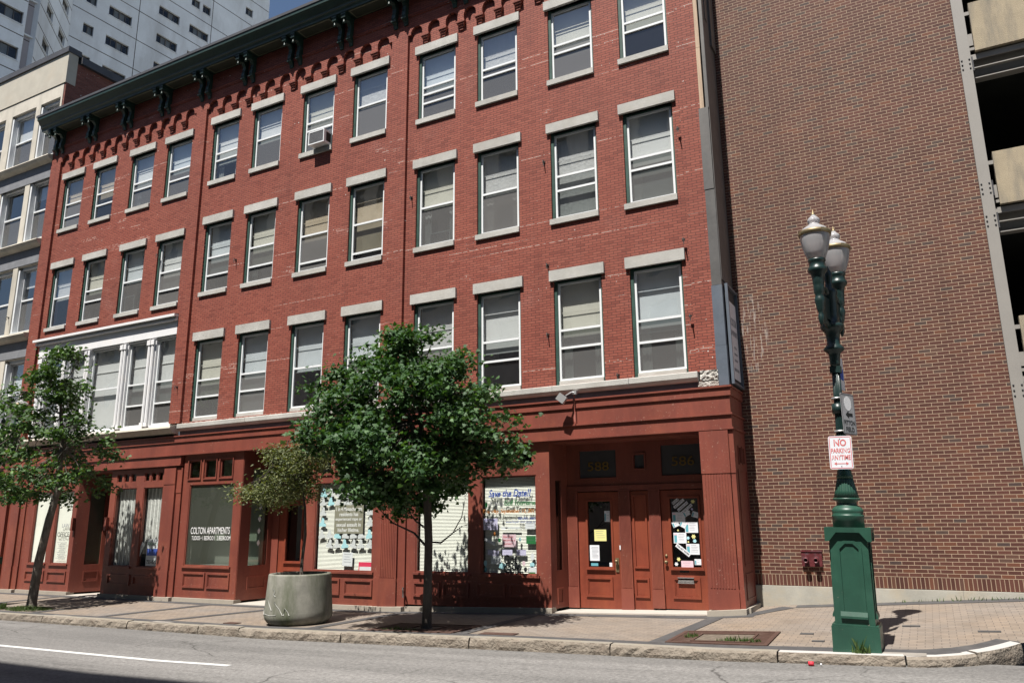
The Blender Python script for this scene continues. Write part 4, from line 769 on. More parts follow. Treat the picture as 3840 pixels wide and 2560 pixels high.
for z in (9.34, 5.95, 2.56, 12.73):
    q = MB(); q.box(1.86, 12, 17.0, 17.16, z, z+1.11); q.build('parapet_panel', 'tan_concrete', GA)
    q = MB(); q.box(1.77, 12, 17.08, 17.10, z-.16, z-.04); q.box(1.77, 12, 17.1, 17.22, z-.045, z-.03)
    q.box(1.77, 12, 17.30, 17.32, z-.5, z-.05); q.box(1.77, 12, 17.2, 17.42, z-.065, z-.05); q.box(1.77, 12, 17.2, 17.42, z-.52, z-.5); q.box(1.77, 12, 17.12, 17.2, z-.33, z-.31); q.build('steel_beam', 'steel_taupe', GA)
    for bx0, bx1, by0, by1, bz0, bz1 in ((1.762, 1.87, 17.05, 17.10, .87, .95), (1.762, 1.87, 17.05, 17.10, .05, .11), (1.764, 1.85, 17.04, 17.06, .15, .42)):
        q = MB(); q.box(bx0, bx1, by0, by1, z+bz0, z+bz1); q.build('bracket', 'steel_taupe', GA)
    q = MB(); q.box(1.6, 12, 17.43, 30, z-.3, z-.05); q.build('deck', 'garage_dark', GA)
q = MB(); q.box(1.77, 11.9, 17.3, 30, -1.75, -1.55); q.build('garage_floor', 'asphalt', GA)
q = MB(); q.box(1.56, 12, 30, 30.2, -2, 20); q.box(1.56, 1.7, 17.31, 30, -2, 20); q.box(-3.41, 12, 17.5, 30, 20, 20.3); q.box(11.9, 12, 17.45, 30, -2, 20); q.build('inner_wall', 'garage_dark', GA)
# ---------------------------------------------------------------- building across the street
OP = thing('office_block', 'long block across the street whose straight shadow lies along the near edge of the road', 'building', (-15, -4.2, -2.2))
hs = [(-58+2.9*k, -56.4+2.9*k, 1.6+3.5*j, 3.7+3.5*j) for k in range(27) for j in range(6)]
b = MB(); b.wall(-60, 22, -2.6, 23.75, -4.6, -4.2, []) ; b.v = [(x, y, z) for x, y, z in b.v]
b = MB(); b.wall(-60, 22, -2.6, 23.75, -4.2, -4.6, hs); b.build('wall', 'stone', OP)
b = MB(); b.box(-60, 22, -14, -5.4, -2.6, 23.7); b.build('core', 'interior', OP)
b = MB()
for a, c, e, f in hs: b.quad((a, -4.45, e), (c, -4.45, e), (c, -4.45, f), (a, -4.45, f))
b.build('pane', 'pane_dark', OP)
# ---------------------------------------------------------------- street lamps
def street_lamp(loc, label, gname='street lamps with twin glass globes'):
    x, y, z = loc; T = thing('street_lamp', label, 'street lamp', (0, 0, 0), gname)
    q = MB(); q.box(-.31, .31, -.31, .31, 0, .30); q.box(-.315, .315, -.315, .315, -.06, 0); q.prism([(-.31, -.31, .30), (.31, -.31, .30), (.31, .31, .30), (-.31, .31, .30)][:0] or [(-.30, -.3, .301), (.3, -.3, .301), (.3, .3, .301), (-.3, .3, .301)], (0, 0, .025)); q.build('plinth', 'lamp_green', T)
    def taper(w0, w1, z0, z1): return [(-w0, -w0, z0), (w0, -w0, z0), (w0, w0, z0), (-w0, w0, z0), (-w1, -w1, z1), (w1, -w1, z1), (w1, w1, z1), (-w1, w1, z1)]
    fs = [(0, 3, 2, 1), (4, 5, 6, 7), (0, 1, 5, 4), (1, 2, 6, 5), (2, 3, 7, 6), (3, 0, 4, 7)]
    q = MB(); q.add(taper(.262, .248, .327, 1.60), fs)
    PE = q.build('pedestal', 'lamp_green', T)
    for s in range(4):       # raised arched panel and gable hood on each side
        q = MB(); y0 = -.262
        def arch(w, zb, zt, ch): return [(-w, zb), (w, zb), (w, zt-ch), (w-ch, zt), (-w+ch, zt), (-w, zt-ch)]
        o_, i_ = arch(.165, .45, 1.47, .09), arch(.125, .49, 1.43, .075)
        for k in range(6):
            a, c, e, g = o_[k], o_[(k+1) % 6], i_[(k+1) % 6], i_[k]
            q.add([(a[0], y0-.012, a[1]), (c[0], y0-.012, c[1]), (e[0], y0-.012, e[1]), (g[0], y0-.012, g[1]), (g[0], y0+.012, g[1]), (e[0], y0+.012, e[1]), (a[0], y0+.015, a[1]), (c[0], y0+.015, c[1])], [(0, 1, 2, 3), (3, 2, 5, 4), (0, 6, 7, 1)])
        q.prism([(-.175, y0-.035, .41), (-.175, y0-.035, .44), (-.175, y0-.012, .50), (-.175, y0+.01, .50), (-.175, y0+.01, .41)], (.35, 0, 0))
        hood = [(-.31, 1.46), (-.255, 1.46), (-.155, 1.585), (.155, 1.585), (.255, 1.46), (.31, 1.46), (.31, 1.655), (-.31, 1.655)]
        q.prism([(p, -.31, z_) for p, z_ in hood], (0, .05, 0))
        a_ = R(90*s); q.xf(lambda v: Matrix.Rotation(a_, 4, 'Z') @ v)
        o = q.build('pedestal_panel', 'lamp_green', PE)
        bm = bmesh.new(); bm.from_mesh(o.data); bmesh.ops.triangulate(bm, faces=[f for f in bm.faces if len(f.verts) > 4]); bm.to_mesh(o.data); bm.free()
    q = MB(); q.box(-.30, .30, -.30, .30, 1.60, 1.65); q.lathe([(.215, 1.65), (.218, 1.80), (.222, 1.81), (.222, 1.83), (.205, 1.84), (.216, 1.87), (.218, 1.90), (.20, 1.925), (.185, 1.94), (.15, 1.965), (.135, 1.99), (.14, 2.02), (.185, 2.045), (.19, 2.06), (.185, 2.075)], 0, 0, 32)
    q.lathe([(.175, 2.08), (.15, 2.18), (.125, 2.30), (.112, 2.36)], 0, 0, 96, 24, .07); q.lathe([(.114, 2.36), (.116, 2.40), (.104, 2.42), (.10, 2.47), (.085, 2.49)], 0, 0, 32); q.build('base_urn', 'lamp_green', T)
    q = MB(); q.lathe([(.082, 2.47), (.072, 2.9), (.064, 3.5), (.058, 4.12)], 0, 0, 96, 16, .16); q.build('shaft', 'lamp_dark', T)
    q = MB(); q.lathe([(.068, 4.05), (.075, 4.10), (.08, 4.2), (.09, 4.26), (.145, 4.30), (.152, 4.33), (.12, 4.37), (.095, 4.40), (.098, 4.5), (.11, 4.58), (.15, 4.63), (.172, 4.66), (.172, 4.70), (.14, 4.72), (.108, 4.74), (.10, 4.86), (.105, 5.0), (.10, 5.15), (.12, 5.22), (.11, 5.27), (.06, 5.3), (.05, 5.4), (.065, 5.47), (.06, 5.55), (.03, 5.6), (.012, 5.66)], 0, 0, 28)
    q.boxc((0, 0, 4.0), (.16, .13, .10)); q.build('capital', 'lamp_dark', T)
    ad = Vector((.10, .45, 0)).normalized()
    for s in (-1, 1):
        c = ad*s*.46; q = MB()
        q.tube([(0, 0, 4.78), tuple(c*.35+Vector((0, 0, 4.66))), tuple(c*.72+Vector((0, 0, 4.72))), tuple(c*.95+Vector((0, 0, 4.95)))], [.05, .042, .04, .05], 10)
        q.tube([(0, 0, 5.15), tuple(c*.4+Vector((0, 0, 5.25))), tuple(c*.75+Vector((0, 0, 5.2))), tuple(c*.97+Vector((0, 0, 5.1)))], [.04, .035, .03, .035], 10)
        q.boxc(tuple(c*.42+Vector((0, 0, 4.93))), (.05, .36, .34), math.atan2(c.y, c.x)+R(90))
        q.lathe([(.006, 4.60), (.026, 4.64), (.042, 4.71), (.044, 4.77), (.032, 4.80), (.042, 4.83), (.058, 4.88), (.062, 4.93), (.074, 4.98), (.078, 5.02), (.068, 5.05), (.06, 5.09), (.076, 5.12), (.08, 5.22), (.078, 5.25), (.085, 5.27), (.085, 5.33), (.09, 5.36), (.102, 5.42), (.138, 5.46), (.142, 5.49), (.136, 5.52), (.112, 5.54), (.118, 5.57), (.112, 5.60), (.128, 5.62), (.13, 5.65), (.11, 5.66)], c.x, c.y, 28)
        A = q.build('lamp_arm', 'lamp_dark', T)
        q = MB(); q.lathe([(.10, 5.645), (.125, 5.655), (.165, 5.76), (.196, 5.87), (.214, 5.97), (.220, 6.03), (.218, 6.09), (.18, 6.15), (.12, 6.19), (.088, 6.215), (.072, 6.235), (.088, 6.26), (.095, 6.29), (.082, 6.32), (.05, 6.35), (.03, 6.38)], c.x, c.y, 40); q.build('globe', 'globe', A)
        q = MB(); q.lathe([(.226, 6.035), (.238, 6.045), (.240, 6.075), (.236, 6.10), (.216, 6.105), (.214, 6.034)], c.x, c.y, 48)
        for k in range(4): q.boxc((c.x+.24*math.cos(k*1.57+.6), c.y+.24*math.sin(k*1.57+.6), 6.07), (.03, .05, .05), k*1.57+.6)
        q.build('globe_band', 'brass', A)
        q = MB(); q.lathe([(.03, 6.375), (.032, 6.39), (.018, 6.40), (.022, 6.42), (.010, 6.44), (.007, 6.46), (.001, 6.475)], c.x, c.y, 16); q.build('finial', 'brass', A)
    T.location = loc; T.rotation_euler = (0, R(1.2), R(0)); return T
LX, LY = -1.155, 12.56
LZ = G(LX, LY)
l1 = street_lamp((LX, LY, LZ+.03), 'green twin globe street lamp on a square pedestal before the brown brick wall')
def copy_tree(o, parent=None):
    c = o.copy(); C.objects.link(c)
    if parent: c.parent = parent
    LOC[c.name] = LOC.get(o.name, (0, 0, 0))
    for ch in list(o.children): copy_tree(ch, c)
    return c
l2 = copy_tree(l1); l2['label'] = 'street lamp mostly cut off by the left edge, its globe showing behind maple leaves'
l2.location = (-23.93, 12.85, G(-23.4, 12.9)-.33); l2.rotation_euler = (0, 0, R(20))
# signs on the lamp
def plate(name, x0, x1, y, z0, z1, m, label, cat, rz=0, r=.03, tilt=0, lines=()):
    T = thing(name, label, cat, (x0, y, z0)); w_, h = x1-x0, z1-z0; pts = []
    for cx, cz, a0 in ((w_-r, r, -90), (w_-r, h-r, 0), (r, h-r, 90), (r, r, 180)):
        pts += [(cx+r*math.cos(R(a0+a)), 0, cz+r*math.sin(R(a0+a))) for a in (0, 30, 60, 90)]
    q = MB(); q.prism([(p[0], -.002, p[2]) for p in pts], (0, .004, 0)); LOC[T.name] = (0, 0, 0); q.build('plate', m, T)
    T.rotation_euler = (0, R(tilt), R(rz)); return T
s1 = plate('no_parking_sign', LX-.115, LX+.205, LY-.22, .67, 1.155, 'sign_white', 'small white sign with faded red letters reading NO PARKING ANYTIME on the lamp post', 'sign', tilt=1.2)
q = MB()
for a, c, d_, e in ((.015, .305, .012, .02), (.015, .305, .465, .473), (.012, .02, .03, .455), (.30, .308, .03, .455)): q.box(a, c, -.0035, -.0022, d_, e)
q.build('border', 'ink_red', s1)
M['ink_faded'] = (lambda s: s.done(s.bsdf(s.mix(s.ramp(s.noise(22, 3, .6, stretch=(1, 1, .6)), [(.58, (0, 0, 0)), (.66, (1, 1, 1))]), (.58, .13, .13), (.70, .60, .62)), .5)))(N('ink_faded'))
text('NO', .16, -.003, .335, 'ink_faded', s1, w=.17, h=.10, align='CENTER', bold=.02); text('PARKING', .16, -.003, .235, 'ink_faded', s1, w=.26, h=.07, align='CENTER', bold=.02); text('ANYTIME', .16, -.003, .135, 'ink_faded', s1, w=.26, h=.07, align='CENTER', bold=.02)
q = MB(); q.box(.09, .23, -.0038, -.0022, .075, .085); q.prism([(.06, -.0038, .08), (.095, -.0038, .055), (.095, -.0038, .105)], (0, .0015, 0)); q.prism([(.26, -.0038, .08), (.225, -.0038, .105), (.225, -.0038, .055)], (0, .0015, 0)); q.build('arrow', 'ink_faded', s1)
q = MB(); q.boxc((.16, -.004, .44), (.012, .004, .012)); q.boxc((.16, -.004, .04), (.012, .004, .012)); q.build('bolt', 'iron', s1)
s2 = plate('direction_sign', LX+.12, LX+.50, LY-.18, 1.18, 1.80, 'sign_grey', 'grey sign reading FITTON FIELD with a black left arrow, turned away on the lamp post', 'sign', rz=66)
q = MB()
for a, c, d_, e in ((.012, .37, .012, .018), (.012, .37, .602, .608), (.012, .018, .018, .602), (.362, .368, .018, .602)): q.box(a, c, -.0035, -.0022, d_, e)
q.build('border', 'ink_black', s2)
q = MB(); q.prism([(.19+.10*math.cos(R(a)), -.0035, .47+.11*math.sin(R(a))) for a in range(0, 360, 20)], (0, .0012, 0)); q.build('ball_mark', 'ink_white', s2)
q = MB(); q.prism([(.10, -.0035, .30), (.19, -.0035, .36), (.19, -.0035, .325), (.30, -.0035, .325), (.30, -.0035, .275), (.19, -.0035, .275), (.19, -.0035, .24)], (0, .0012, 0)); q.build('arrow', 'ink_black', s2)
text('FITTON', .19, -.003, .145, 'ink_black', s2, w=.30, h=.07, align='CENTER', bold=.01); text('FIELD', .19, -.003, .045, 'ink_black', s2, w=.23, h=.07, align='CENTER', bold=.01)
s3 = plate('route_sign', LX+.13, LX+.36, LY+.0, 1.87, 2.38, 'sign_white', 'narrow white and blue sign seen edge on above the arrow sign', 'sign', rz=80)
q = MB(); q.box(.03, .20, -.004, -.0022, .16, .34); q.build('blue_field', 'ink_blue', s3)
for z, r_, h_, m_, lb in ((1.24, .083, .012, 'alum', 'lower thin metal strap round the lamp shaft'), (1.74, .078, .012, 'alum', 'upper thin metal strap round the lamp shaft'), (1.58, .084, .075, 'lamp_dark', 'broad dark metal clamp round the lamp shaft behind the arrow sign')):
    q = MB(); q.lathe([(r_, z-h_), (r_+.006, z-h_), (r_+.006, z+h_), (r_, z+h_)], LX+.06, LY, 20); tag(q.build('pole_clamp', m_, loc=(LX+.06, LY, z)), lb, 'clamp', 'clamps on the lamp shaft')
# ---------------------------------------------------------------- sign on the side of the red building
SB = thing('vertical_signboard', 'tall narrow white COLTON APARTMENTS signboard on the side of the red building', 'sign', (-3.4, 16.5, 2.7))
fs = lambda v: Vector((-3.40-v.y, 16.0+v.x, v.z))
q = MB(); q.box(.08, .98, -.01, .0, 2.72, 4.86); q.xf(fs).build('board', 'charcoal', SB)
q = MB(); q.frame(.06, 1.0, 2.70, 4.88, .05, -.07, -.011); q.box(1.0, 1.03, -.075, 0, 2.70, 4.6); q.xf(fs).build('frame', 'sheet_blue', SB)
q = MB(); q.quad((.26, -.03, 2.84), (.90, -.03, 2.84), (.90, -.03, 4.55), (.26, -.03, 4.55)); q.xf(fs).build('face', 'sign_white', SB)
for s_, z, h, w_ in (('COLTON', 4.02, .17, .5), ('APARTMENTS', 3.80, .12, .54), ('STUDIOS', 3.52, .05, .24), ('1 BEDROOM', 3.38, .05, .3), ('2 BEDROOM', 3.24, .05, .3), ('508-755-0704', 3.02, .07, .42)):
    o = text(s_, .58, -.033, z, 'ink_grey', SB, w=w_, h=h, align='CENTER'); L0 = Vector(LOC[SB.name])
    for v in o.data.vertices: v.co = fs(v.co+L0)-L0
# ---------------------------------------------------------------- fire department connection
FD = thing('fire_department_connection', 'dark red twin fire hose inlet on the brown brick wall', 'fire connection', (-2.27, 17, -.96))
q = MB(); q.box(-2.46, -2.07, 16.96, 17.0, -.96, -.70); q.box(-2.47, -2.06, 16.945, 16.999, -.70, -.675); q.box(-2.46, -2.07, 16.945, 16.96, -.985, -.961); q.build('plate', 'siamese_red', FD)
for x in (-2.365, -2.175):
    q = MB(); q.lathe([(.038, .0), (.045, .03), (.048, .11), (.052, .115), (.052, .14), (.036, .141), (.034, .03)], 0, 0, 20); q.v = [(x+v[0], 16.96-v[2], -.83+v[1]-v[2]*.25) for v in q.v]; o = q.build('inlet', 'siamese_red', FD)
    q = MB(); q.lathe([(.033, .02), (.033, .035)], 0, 0, 16); q.v = [(x+v[0], 16.96-v[2], -.83+v[1]) for v in q.v]; q.build('bore', 'black', o)
# ---------------------------------------------------------------- wall hooks
hk = [(-4.14, 8.64, 'upper one of the right corner pier'), (-7.58, 8.68, ''), (-4.17, 5.97, ''), (-7.54, 5.97, ''), (-7.57, 4.25, ''), (-4.13, 4.22, ''), (-11.61, 8.6, ''), (-18.27, 7.95, ''), (-21.99, 8.76, ''), (-20.36, 4.12, ''), (-5.86, 3.11, ''), (-30.4, 7.71, '')]
lab = ['iron hook in the red brick right of the rightmost third floor window', 'iron hook just left of the last but one third floor window', 'iron hook just above the right end of the rightmost second floor lintel', 'iron hook above the left end of the last but one second floor lintel', 'iron hook left of the last but one second floor window', 'long iron ring hook right of the rightmost second floor window',
       'iron hook just right of the pier between middle and right thirds', 'small iron hook left of the second third floor window of the middle third', 'iron stub at the left jamb of the fourth third floor window', 'iron slot hook on the pier right of the white bay windows', 'iron hook by the patch of mortar above the stone sill course', 'iron hook on a stone mullion of the pale left building']
for (x, z, _), lb in zip(hk, lab):
    q = MB(); y = 15.925 if x in (-4.14, -4.17, -4.13, -20.36) else (15.99 if x < -29 else 16.01)
    q.boxc((x, y-.01, z), (.07, .02, .05)); q.tube([(x, y, z), (x+.01, y-.09, z+.01), (x+.02, y-.11, z-.05), (x+.02, y-.08, z-.12)], [.018, .016, .014, .01], 6)
    tag(q.build('wall_hook', 'iron', loc=(x, y, z)), lb, 'hook', 'iron hooks on the facades')
# ---------------------------------------------------------------- floodlight
FL = thing('floodlight', 'small grey floodlight aimed down from the top of the red shopfront band', 'floodlight', (-6.9, 15.7, 2.7))
q = MB(); q.boxc((-7.05, 15.55, 2.62), (.20, .12, .17), R(10), R(38)); q.build('housing', 'alum', FL)
q = MB(); q.tube([(-6.97, 15.6, 2.68), (-6.87, 15.68, 2.76), (-6.8, 15.8, 2.76)], .018, 6); q.build('arm', 'alum', FL); q = MB(); q.boxc((-6.82, 15.77, 2.76), (.10, .09, .08)); q.build('mount', 'alum', FL)
q = MB(); q.tube([(-6.83, 15.75, 2.72), (-6.83, 15.755, 2.1)], .011, 6); q.build('cable', 'wood_red', FL)
# ---------------------------------------------------------------- air conditioners
def aircon(x0, x1, z0, z1, y0, y1, label):
    T = thing('air_conditioner', label, 'air conditioner', ((x0+x1)/2, y1, z0)); q = MB(); q.box(x0, x1, y0+.02, y1, z0, z1); q.frame(x0-.004, x1+.004, z0-.004, z1+.004, .03, y0, y0+.019); q.build('case', 'white_metal', T)
    q = MB(); q.quad((x0+.03, y0+.016, z0+.03), (x1-.03, y0+.016, z0+.03), (x1-.03, y0+.016, z1-.03), (x0+.03, y0+.016, z1-.03)); q.build('grille', 'charcoal', T)
    q = MB(); n = 14
    for k in range(n): z = z0+.04+(z1-z0-.08)*k/n; q.box(x0+.035, x1-.035, y0+.006, y0+.012, z, z+.006)
    q.build('fin', 'alum', T); q = MB(); q.quad((x1+.006, y0+.1, z0+.06), (x1+.006, y0+.3, z0+.06), (x1+.006, y0+.3, z1-.06), (x1+.006, y0+.1, z1-.06)); q.build('side_vent', 'black', T); return T
aircon(-15.24, -14.64, 10.95, 11.36, 15.72, 16.08, 'white window air conditioner sticking out of a top floor window')
aircon(-11.1, -10.45, 7.14, 7.5, 16.155, 16.2, 'air conditioner behind the glass low in a third floor window of the right third')
aircon(-23.75, -23.25, 7.02, 7.6, 16.16, 16.2, 'air conditioner standing behind the glass of a window above the white bay')
# ---------------------------------------------------------------- papers on doors and windows
def paper(x, z, w_, h, y, m, label, cat='notice', name='notice', rot=0, group=None, lines=None, text_=None, stripe=None):
    T = thing(name, label, cat, (x, y, z), group); LOC[T.name] = (0, 0, 0); q = MB(); q.box(0, w_, -.002, 0, 0, h); q.build('sheet', m, T)
    if stripe: q = MB(); q.box(w_*.05, w_*.26, -.0035, -.0022, h*.08, h*.75); q.build('stripe', stripe, T)
    if lines:
        q = MB(); rr = random.Random(int(x*97+z*31)); x0 = w_*(.32 if stripe else .12); n = lines
        for k in range(n): zz = h*(.85-.75*k/n); a = x0+rr.uniform(0, .12)*w_; q.box(a, w_*rr.uniform(.7, .92), -.0032, -.0022, zz, zz+h*.022)
        q.build('printing', 'ink_grey', T)
    if text_: text(text_[0], w_/2, -.003, h*.3, text_[1], T, w=w_*.85, align='CENTER')
    T.rotation_euler = (0, R(rot), 0); return T
yg = YD+.022
gg = 'sheets taped to the glass of the two entrance doors'
paper(-6.57, -.08, .13, .24, yg, 'paper', 'small white and blue sheet at the upper right of the 588 door glass', rot=0, stripe='ink_teal', lines=3, group=gg)
paper(-6.83, -.50, .29, .25, yg, 'paper_yellow', 'yellow notice in the middle of the 588 door glass', lines=4, group=gg)
paper(-6.95, -.93, .23, .34, yg, 'paper', 'white sheet of opening hours at the lower left of the 588 door glass', lines=9, group=gg)
paper(-6.93, -1.04, .17, .06, yg, 'ink_teal', 'little teal sticker at the bottom left corner of the 588 door glass', cat='sticker', name='sticker', group=gg)
paper(-6.49, -1.05, .07, .085, yg, 'paper', 'tiny white sticker at the bottom right corner of the 588 door glass', cat='sticker', name='sticker', group=gg)
paper(-6.205, -.68, .025, .09, YD-.065, 'paper', 'thin white tag on the post right of the 588 door', cat='tag', name='tag_label')
cert = [(-5.0, -.11, .28, .22, 0, 'topmost large certificate on the 586 door glass'), (-4.735, -.32, .28, .22, 0, 'large certificate at the right of the 586 door glass, upper of two'), (-4.995, -.54, .28, .22, 0, 'large certificate at the left of the 586 door glass, under two small tilted cards'), (-4.73, -.77, .28, .22, 0, 'large certificate at the right of the 586 door glass, lower of two')]
for x, z, w_, h, r_, lb in cert: T = paper(x, z, w_, h, yg, 'paper', lb, 'certificate', 'certificate', r_, 'certificates on the 586 door', 5, stripe='ink_teal'); q = MB(); q.box(w_*.05, w_*.26, -.0035, -.0022, h*.77, h*.93); q.build('crest', 'paper_pink', T)
for x, z, r_, lb in ((-4.72, .0, -28, 'small tilted card at the top right of the 586 door glass, left of a pair'), (-4.58, .02, 18, 'small tilted card at the right edge of the 586 door glass, right of a pair'), (-4.98, -.22, -22, 'small tilted card at the left of the 586 door glass, left of a pair'), (-4.86, -.17, 28, 'small tilted card in the middle of the 586 door glass, right of a pair')):
    paper(x, z, .14, .12, yg-.003, 'paper', lb, 'card', 'card', r_, 'small tilted cards on the 586 door', 2, stripe='ink_teal')
paper(-4.57, -.98, .14, .12, yg, 'paper', 'small upright card at the bottom right of the 586 door glass', 'card', 'card', 0, 'small tilted cards on the 586 door', 2, stripe='ink_teal')
paper(-4.86, -1.03, .26, .13, yg, 'paper_pink', 'pink slip at the bottom of the 586 door glass', lines=3, group=gg)
T = paper(-4.97, -.60, .36, .08, yg-.002, 'paper', 'long white strip of writing running diagonally across the 586 door glass', 'banner', 'banner', 38, gg); text('THE ART WORK', .18, -.003, .02, 'ink_black', T, w=.32, h=.04, align='CENTER')
for j, (s_, x, z) in enumerate((('BUY', -4.96, .265), ('AGAIN', -4.93, .18), ('CLASS', -4.85, .12), ('POKER', -4.76, .07))):
    T = paper(x, z, .07*len(s_)*.8, .06, yg-.002, 'paper', ['topmost', 'second', 'third', 'lowest'][j]+' of four slanting cut-out words at the top of the 586 door glass', 'banner', 'banner', -38, 'slanting cut-out words on the 586 door'); text(['BUY', 'AGAIN', 'CLASS', 'POKER'][j] if False else ['BIN', 'ACNTC', 'LASSUN', 'LOTOS'][j], .028*len(s_), -.003, .01, 'ink_black', T, w=.05*len(s_), h=.038, align='CENTER')
def flower(x, z, r_, m, label, group='little paper flowers on the 586 door'):
    q = MB(); n = 6; q.prism([(r_*(1+.25*math.cos(n*R(a)))*math.cos(R(a)), 0, r_*(1+.25*math.cos(n*R(a)))*math.sin(R(a))) for a in range(0, 360, 15)], (0, .002, 0)); o = q.build('paper_flower', m, loc=(0, 0, 0)); o.location = (x, yg-.004, z); tag(o, label, 'paper flower', group)
for x, z, r_, m, lb in ((-4.53, .33, .038, 'paper_yellow', 'yellow paper flower at the top right of the 586 door glass'), (-4.56, .17, .022, 'paper_lilac', 'lilac paper flower under the top yellow one'), (-4.63, .12, .024, 'paper', 'white paper flower above the tilted cards'), (-4.72, .09, .022, 'paper', 'white paper flower left of the others above the tilted cards'), (-4.89, -.27, .018, 'paper_yellow', 'tiny yellow paper flower between the two left tilted cards'), (-4.56, -.40, .04, 'paper_yellow', 'large yellow paper flower in the middle right of the 586 door glass'), (-4.68, -.43, .03, 'paper_cyan', 'pale blue paper flower left of the large yellow one'), (-4.54, -.49, .035, 'paper_cyan', 'blue paper flower under the large yellow one'), (-4.68, -.51, .018, 'paper_yellow', 'tiny yellow paper flower under the pale blue one'), (-4.91, -.87, .036, 'paper_yellow', 'yellow paper flower at the lower left of the 586 door glass'), (-4.965, -.97, .035, 'paper', 'round white badge at the bottom left of the 586 door glass')): flower(x, z, r_, m, lb)
# posters behind the shop windows
ys = 15.957
T = paper(-13.83, -.32, .95, .72, ys, 'olive_board', 'olive poster with white lettering about assault survivors in the shop window behind the maple', 'poster', 'poster')
for j, (s_, w_) in enumerate((('1 in 4 Massachusetts', .86), ('residents has', .62), ('experienced rape or', .88), ('sexual assault in', .80), ('his/her lifetime.', .70))): text(s_, .475, -.003, .57-.132*j, 'ink_white', T, w=w_, h=.10, align='CENTER', bold=.02)
def cutout(x, z, m, label, g='paper cut-outs taped in rows in the shop window'):
    q = MB(); a = random.uniform(-.15, .15); pts = [(-.11, 0), (.12, 0), (.12, .06), (.06, .08), (.05, .2), (-.02, .23), (-.05, .12), (-.11, .07)]
    o = None; q.prism([(px*math.cos(a)-pz*math.sin(a), 0, px*math.sin(a)+pz*math.cos(a)) for px, pz in pts], (0, .002, 0)); o = q.build('paper_cutout', m, loc=(0, 0, 0)); o.location = (x, ys+random.uniform(0, .01), z); tag(o, label, 'paper cut-out', g)
random.seed(11)
L1, L2 = 'small white paper cut-out taped in rows around the olive poster', 'small pale blue paper cut-out among white ones around the olive poster'
for r_, (z, xs_, cy) in enumerate(((.62, range(0, 7), (0, 5)), (.40, range(0, 7), (1,)), (.14, (0, 6), ()), (-.14, (0, 6), (0,)), (-.44, range(0, 7), (2, 6)), (-.68, range(1, 7), (3,)))):
    for k in xs_: cutout(-14.24+.262*k, z, 'paper_cyan' if k in cy else 'paper_grey', L2 if k in cy else L1)
paper(-13.52, -1.12, .33, .34, ys, 'paper', 'white typed notice low in the shop window behind the maple', lines=4, rot=2)
T = paper(-12.98, -1.24, .46, .22, ys, 'sign_pink', 'red and white notice in the lower right corner of the shop window behind the maple', 'notice', 'notice'); q = MB(); q.box(.03, .46, -.0035, -.0022, .02, .11); q.build('white_band', 'paper', T)
yc = 15.957
def letters(s_, x, z, m, w_, h, label, shear=0, cat='lettering', bold=0, align='LEFT'):
    o = text(s_, x, yc, z, m, None, w=w_, h=h, shear=shear, bold=bold, align=align, loc=(x, yc, z), name='window_lettering', depth=.003); tag(o, label, cat, 'coloured words stuck in the golf poster window')
letters('Save the Date!!', -9.18, .50, 'ink_blue', 1.12, .17, 'blue words Save the Date at the top of the golf poster window', .3, bold=.02)
letters('8th Annual', -9.13, .31, 'ink_grey', .34, .09, 'small grey words before Golf Tournament')
letters('Golf Tournament', -8.76, .30, 'ink_green', .92, .13, 'green words Golf Tournament under Save the Date', .1, bold=.03)
letters('Thursday, September 15, 2011', -9.34, .11, 'ink_orange', 1.42, .12, 'orange words Thursday September 15 2011 across the golf poster window', .3, bold=.02)
letters('508-852-7600', -8.40, -.02, 'ink_blue', .44, .06, 'small blue telephone number under the orange date')
letters('www.RapeCrisisCenter.org', -8.72, -.10, 'ink_blue', .80, .06, 'small blue web address under the telephone number')
letters('Got', -8.78, -1.0, 'ink_black', .34, .21, 'black word Got near the bottom of the golf poster window', bold=.02)
letters('Colf?', -8.78, -1.20, 'ink_black', .46, .19, 'black word Golf with question mark under the word Got', bold=.02)
G2 = 'sheets and cut-outs in the golf poster window'
T = paper(-9.32, -.24, .38, .26, yc, 'paper_lilac', 'lilac card reading Kettle Brook Golf Club in the golf poster window', 'card', 'card', 0, G2)
for j, s_ in enumerate(('To be held at', 'the Kettle', 'Brook Golf', 'Club')): text(s_, .04, -.003, .20-.055*j, 'ink_black' if j else 'ink_blue', T, w=[.28, .2, .24, .1][j], h=.04)
T = paper(-8.82, -.62, .36, .28, yc, 'paper_pink', 'pink card reading How about becoming a sponsor in the golf poster window', 'card', 'card', 0, G2)
for j, s_ in enumerate(('How about', 'becoming a', 'sponsor?')): text(s_, .03, -.003, .20-.08*j, 'ink_red', T, w=[.26, .3, .24][j], h=.055)
for x, z, w_, h, m, lb, rt in ((-8.20, -.55, .24, .18, 'ink_green', 'green picture card at the right of the golf poster window', 0), (-8.93, -.52, .07, .09, 'ink_green', 'tiny green card left of the pink card', 0), (-9.30, -.48, .30, .07, 'paper', 'slanting white strip at the left of the golf poster window', 22), (-9.22, -.80, .30, .12, 'paper_lilac', 'lilac strip below the slanting white strip', 6), (-8.82, -.80, .26, .12, 'paper_lilac', 'lilac strip below the pink card', 0), (-8.45, -.80, .24, .12, 'paper_lilac', 'lilac strip right of the one below the pink card', 0), (-8.22, -.22, .24, .13, 'paper', 'white card at the upper right of the golf poster window', 0), (-8.85, -.22, .5, .05, 'paper_grey', 'grey strip of small print under the web address', 0), (-9.12, -1.0, .26, .17, 'paper', 'white card at the lower left of the golf poster window', 0), (-8.92, -1.08, .16, .13, 'paper_cyan', 'pale blue card beside the lower white card', 15)):
    paper(x, z, w_, h, yc+.004, m, lb, 'card', 'card', rt, G2, 2 if h > .1 else None)
